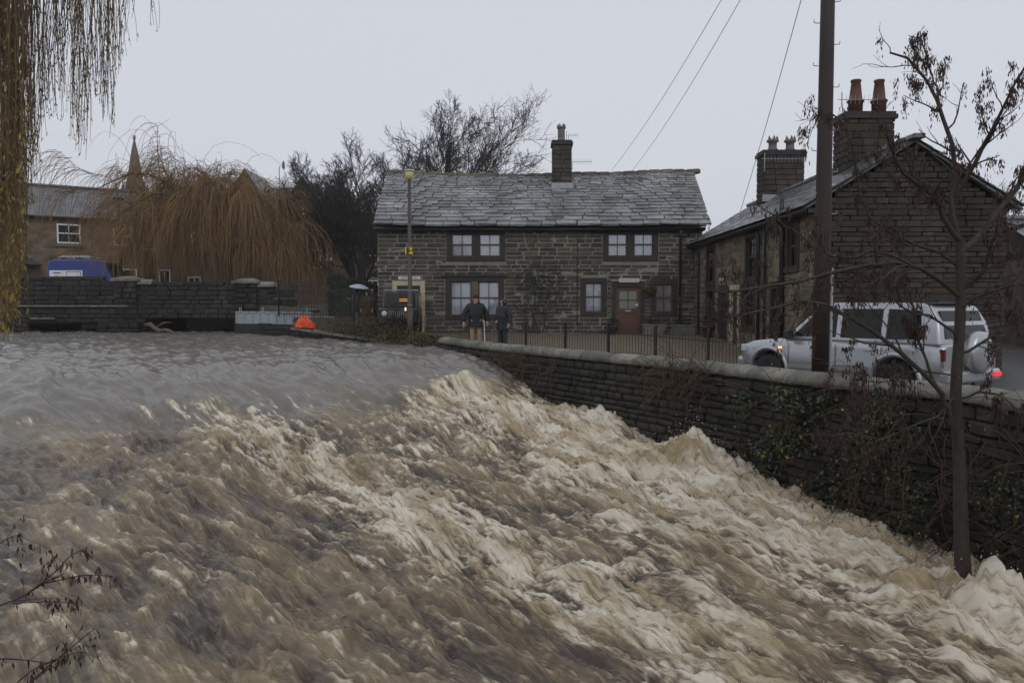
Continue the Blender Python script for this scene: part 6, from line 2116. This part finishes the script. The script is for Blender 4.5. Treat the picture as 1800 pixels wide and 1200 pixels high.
# ivy, brambles and dead stems on the river wall
def wall_patch(name, u0, u1, z0, z1, n, label, m, seed, gold=0, leaf=(.075, .06), cat='climber', dense_c=None, stems=18, thick=.16, stem_m=None):
    rg = np.random.default_rng(seed)
    u = rg.random(n) * (u1 - u0) + u0; z = z0 + (z1 - z0) * rg.random(n)
    keepv = perlin(u * 1.3 + seed, z * 1.6, seed) + .55 * (1 - ((u - (u0 + u1) / 2) / ((u1 - u0) / 2)) ** 2) - .25 > rg.random(n) * .55
    u = u[keepv]; z = z[keepv]
    C = []
    for a, b in zip(u, z):
        p, t = wp.at(a); nr = Vector((-t.y, t.x)); q = p - nr * (.02 + abs(rg.normal()) * thick)
        C.append((q.x, q.y, b))
    C = np.array(C)
    root = empty(name, tuple(C[0])); o_ = C[0].copy()
    C = C - o_
    k = int(gold)
    leaves_mesh('foliage', C[k:], rg.normal(size=(len(C) - k, 3)) + [0, 0, -.5], leaf[0], leaf[1], m, root, rg)
    if k: leaves_mesh('yellow_leaves', C[:k], rg.normal(size=(k, 3)) + [0, 0, -.3], leaf[0] * 1.2, leaf[1] * 1.3, M['leaf_gold'], root, rg)
    S_ = []
    for _ in range(stems):
        a = rg.uniform(u0, u1); p, t = wp.at(a); nr = Vector((-t.y, t.x))
        q = np.array([p.x - nr.x * .06, p.y - nr.y * .06, rg.uniform(z0, z1)]); d = np.array([t.x * rg.normal(), t.y * rg.normal(), rg.normal()]); d = norm(d - np.array([nr.x, nr.y, 0]) * .6)
        pts = [q]
        for j in range(6): d = norm(d + rg.normal(size=3) * .22 + [0, 0, -.14]); pts.append(pts[-1] + d * rg.uniform(.1, .22))
        S_.append(np.array(pts) - o_)
    join_tubes('stems', [(np.array(S_), np.tile(np.linspace(.008, .003, 7), (len(S_), 1)))], stem_m or M['rust_twig'], root, 4)
    tag(root, label, cat)


uW = lambda x, y: min((((wp.at(k * .05)[0] - Vector((x, y))).length, k * .05) for k in range(int(wp.len / .05))))[1]
ua = uW(4.3, 14.6); ub_ = uW(5.3, 12.4)
wall_patch('ivy', ua, ub_, -1.75, .12, 5200, 'glossy ivy with yellow leaves hanging on the river wall below the utility pole', M['leaf_ivy'], 3, 60, stems=50)
wall_patch('bramble', uW(5.2, 12.6), uW(6.2, 11.0), -1.9, .2, 3800, 'tangled dark bramble on the river wall behind the ash tree', M['leaf_ivy'], 5, 25, (.05, .04), stems=120, thick=.3)
wall_patch('bramble', uW(6.25, 10.8), uW(6.6, 9.0), -2.0, .1, 2200, 'sparse bramble stems on the darkest stretch of river wall', M['leaf_ivy'], 6, 6, (.05, .04), stems=80, thick=.25)
wall_patch('weeds', uW(-.9, 23.8), uW(1.2, 20.2), -.15, .14, 900, 'straggling dry weeds along the foot of the river wall near the two men', M['leaf_bush'], 7, 0, (.05, .02), cat='weeds', stems=90, thick=.10)
wall_patch('weeds', uW(2.9, 17.2), uW(3.9, 15.4), -.3, .42, 350, 'rusty dead stems standing against the river wall beyond the ivy', M['rust_twig'], 8, 0, (.05, .015), cat='weeds', stems=110, thick=.08)

# ---------------------------------------------------------------- twigs reaching in from the near bank
rng = np.random.default_rng(41)
tw0 = Vector((-3.9, 3.0, -.35))
twg = empty('bank_shrub', tuple(tw0)); to = np.array(tw0)
TB = [([(-230, 1190), (-60, 1090), (40, 1048), (75, 1025), (112, 1008)], .008), ([(40, 1048), (70, 1026), (100, 1002), (122, 978), (152, 962)], .005), ([(70, 1026), (110, 1018), (150, 1010), (200, 1012)], .004),
      ([(20, 1060), (60, 1058), (100, 1057), (138, 1060)], .003), ([(-200, 1330), (-20, 1260), (50, 1200), (100, 1158), (166, 1104)], .007), ([(-180, 1180), (-40, 1160), (30, 1158), (90, 1166)], .006),
      ([(-20, 1260), (20, 1210), (60, 1175), (120, 1150), (150, 1145)], .005), ([(-120, 1060), (-20, 970), (15, 945), (40, 938)], .005)]
ps_, rs_ = [], []
rootp = at(-330, 1420, 3.6)
for lst, r_ in TB:
    pts = [at(x, y, 4.0 + .25 * math.sin(x * .02)) for x, y in lst]
    if lst[0][0] < -100: pts = [Vector((-3.9, 3.0, -.45))] + pts
    p, q = path_arr(smooth_path(pts, 4), [r_, r_ * .7, r_ * .35], 12); ps_.append(p - to); rs_.append(q)
P = np.concatenate(ps_); Rr = np.concatenate(rs_)
P2, R2 = sprout(rng, P, Rr, 6, .13, .7, (0, 0, .1), .15, 4, .45, .5, .0015)
join_tubes('twigs', [(P, Rr), (P2, R2)], M['seed'], twg, 5)
C, D_ = [], []
for src_ in list(P2[:, -1]) + list(P2[:, 2]) + [P[i, j] for i in range(len(P)) for j in range(5, 12)]:
    for _ in range(rng.integers(1, 5)):
        C.append(src_ + rng.normal(size=3) * .008); D_.append([rng.normal() * .25, rng.normal() * .25, -1])
leaves_mesh('withered_leaves', np.array(C), np.array(D_), .042, .011, M['seed'], twg, rng)
tag(twg, 'dark twigs with withered hanging leaves reaching over the water from the near bank', 'shrub')


# ================================================================ drizzle haze
hb_ = MB().box(-700, 700, -700, 700, -6.0, 32.0).build('haze', bpy.data.materials.new('haze_air'))
hm_ = hb_.data.materials[0]; hm_.use_nodes = True
n, l = nt(hm_); n.clear()
ho2 = n.new("ShaderNodeOutputMaterial"); hv = n.new("ShaderNodeVolumePrincipled")
hv.inputs["Color"].default_value = (.93, .95, 1.0, 1); hv.inputs["Density"].default_value = .0005; hv.inputs["Anisotropy"].default_value = .2
l.new(hv.outputs[0], ho2.inputs["Volume"])
tag(hb_, 'thin pale haze of drizzle between the near bank and the far houses', 'haze', kind='stuff')
print("objects", len(bpy.data.objects), "tris", sum(len(o.data.polygons) for o in bpy.data.objects if o.type == 'MESH'))
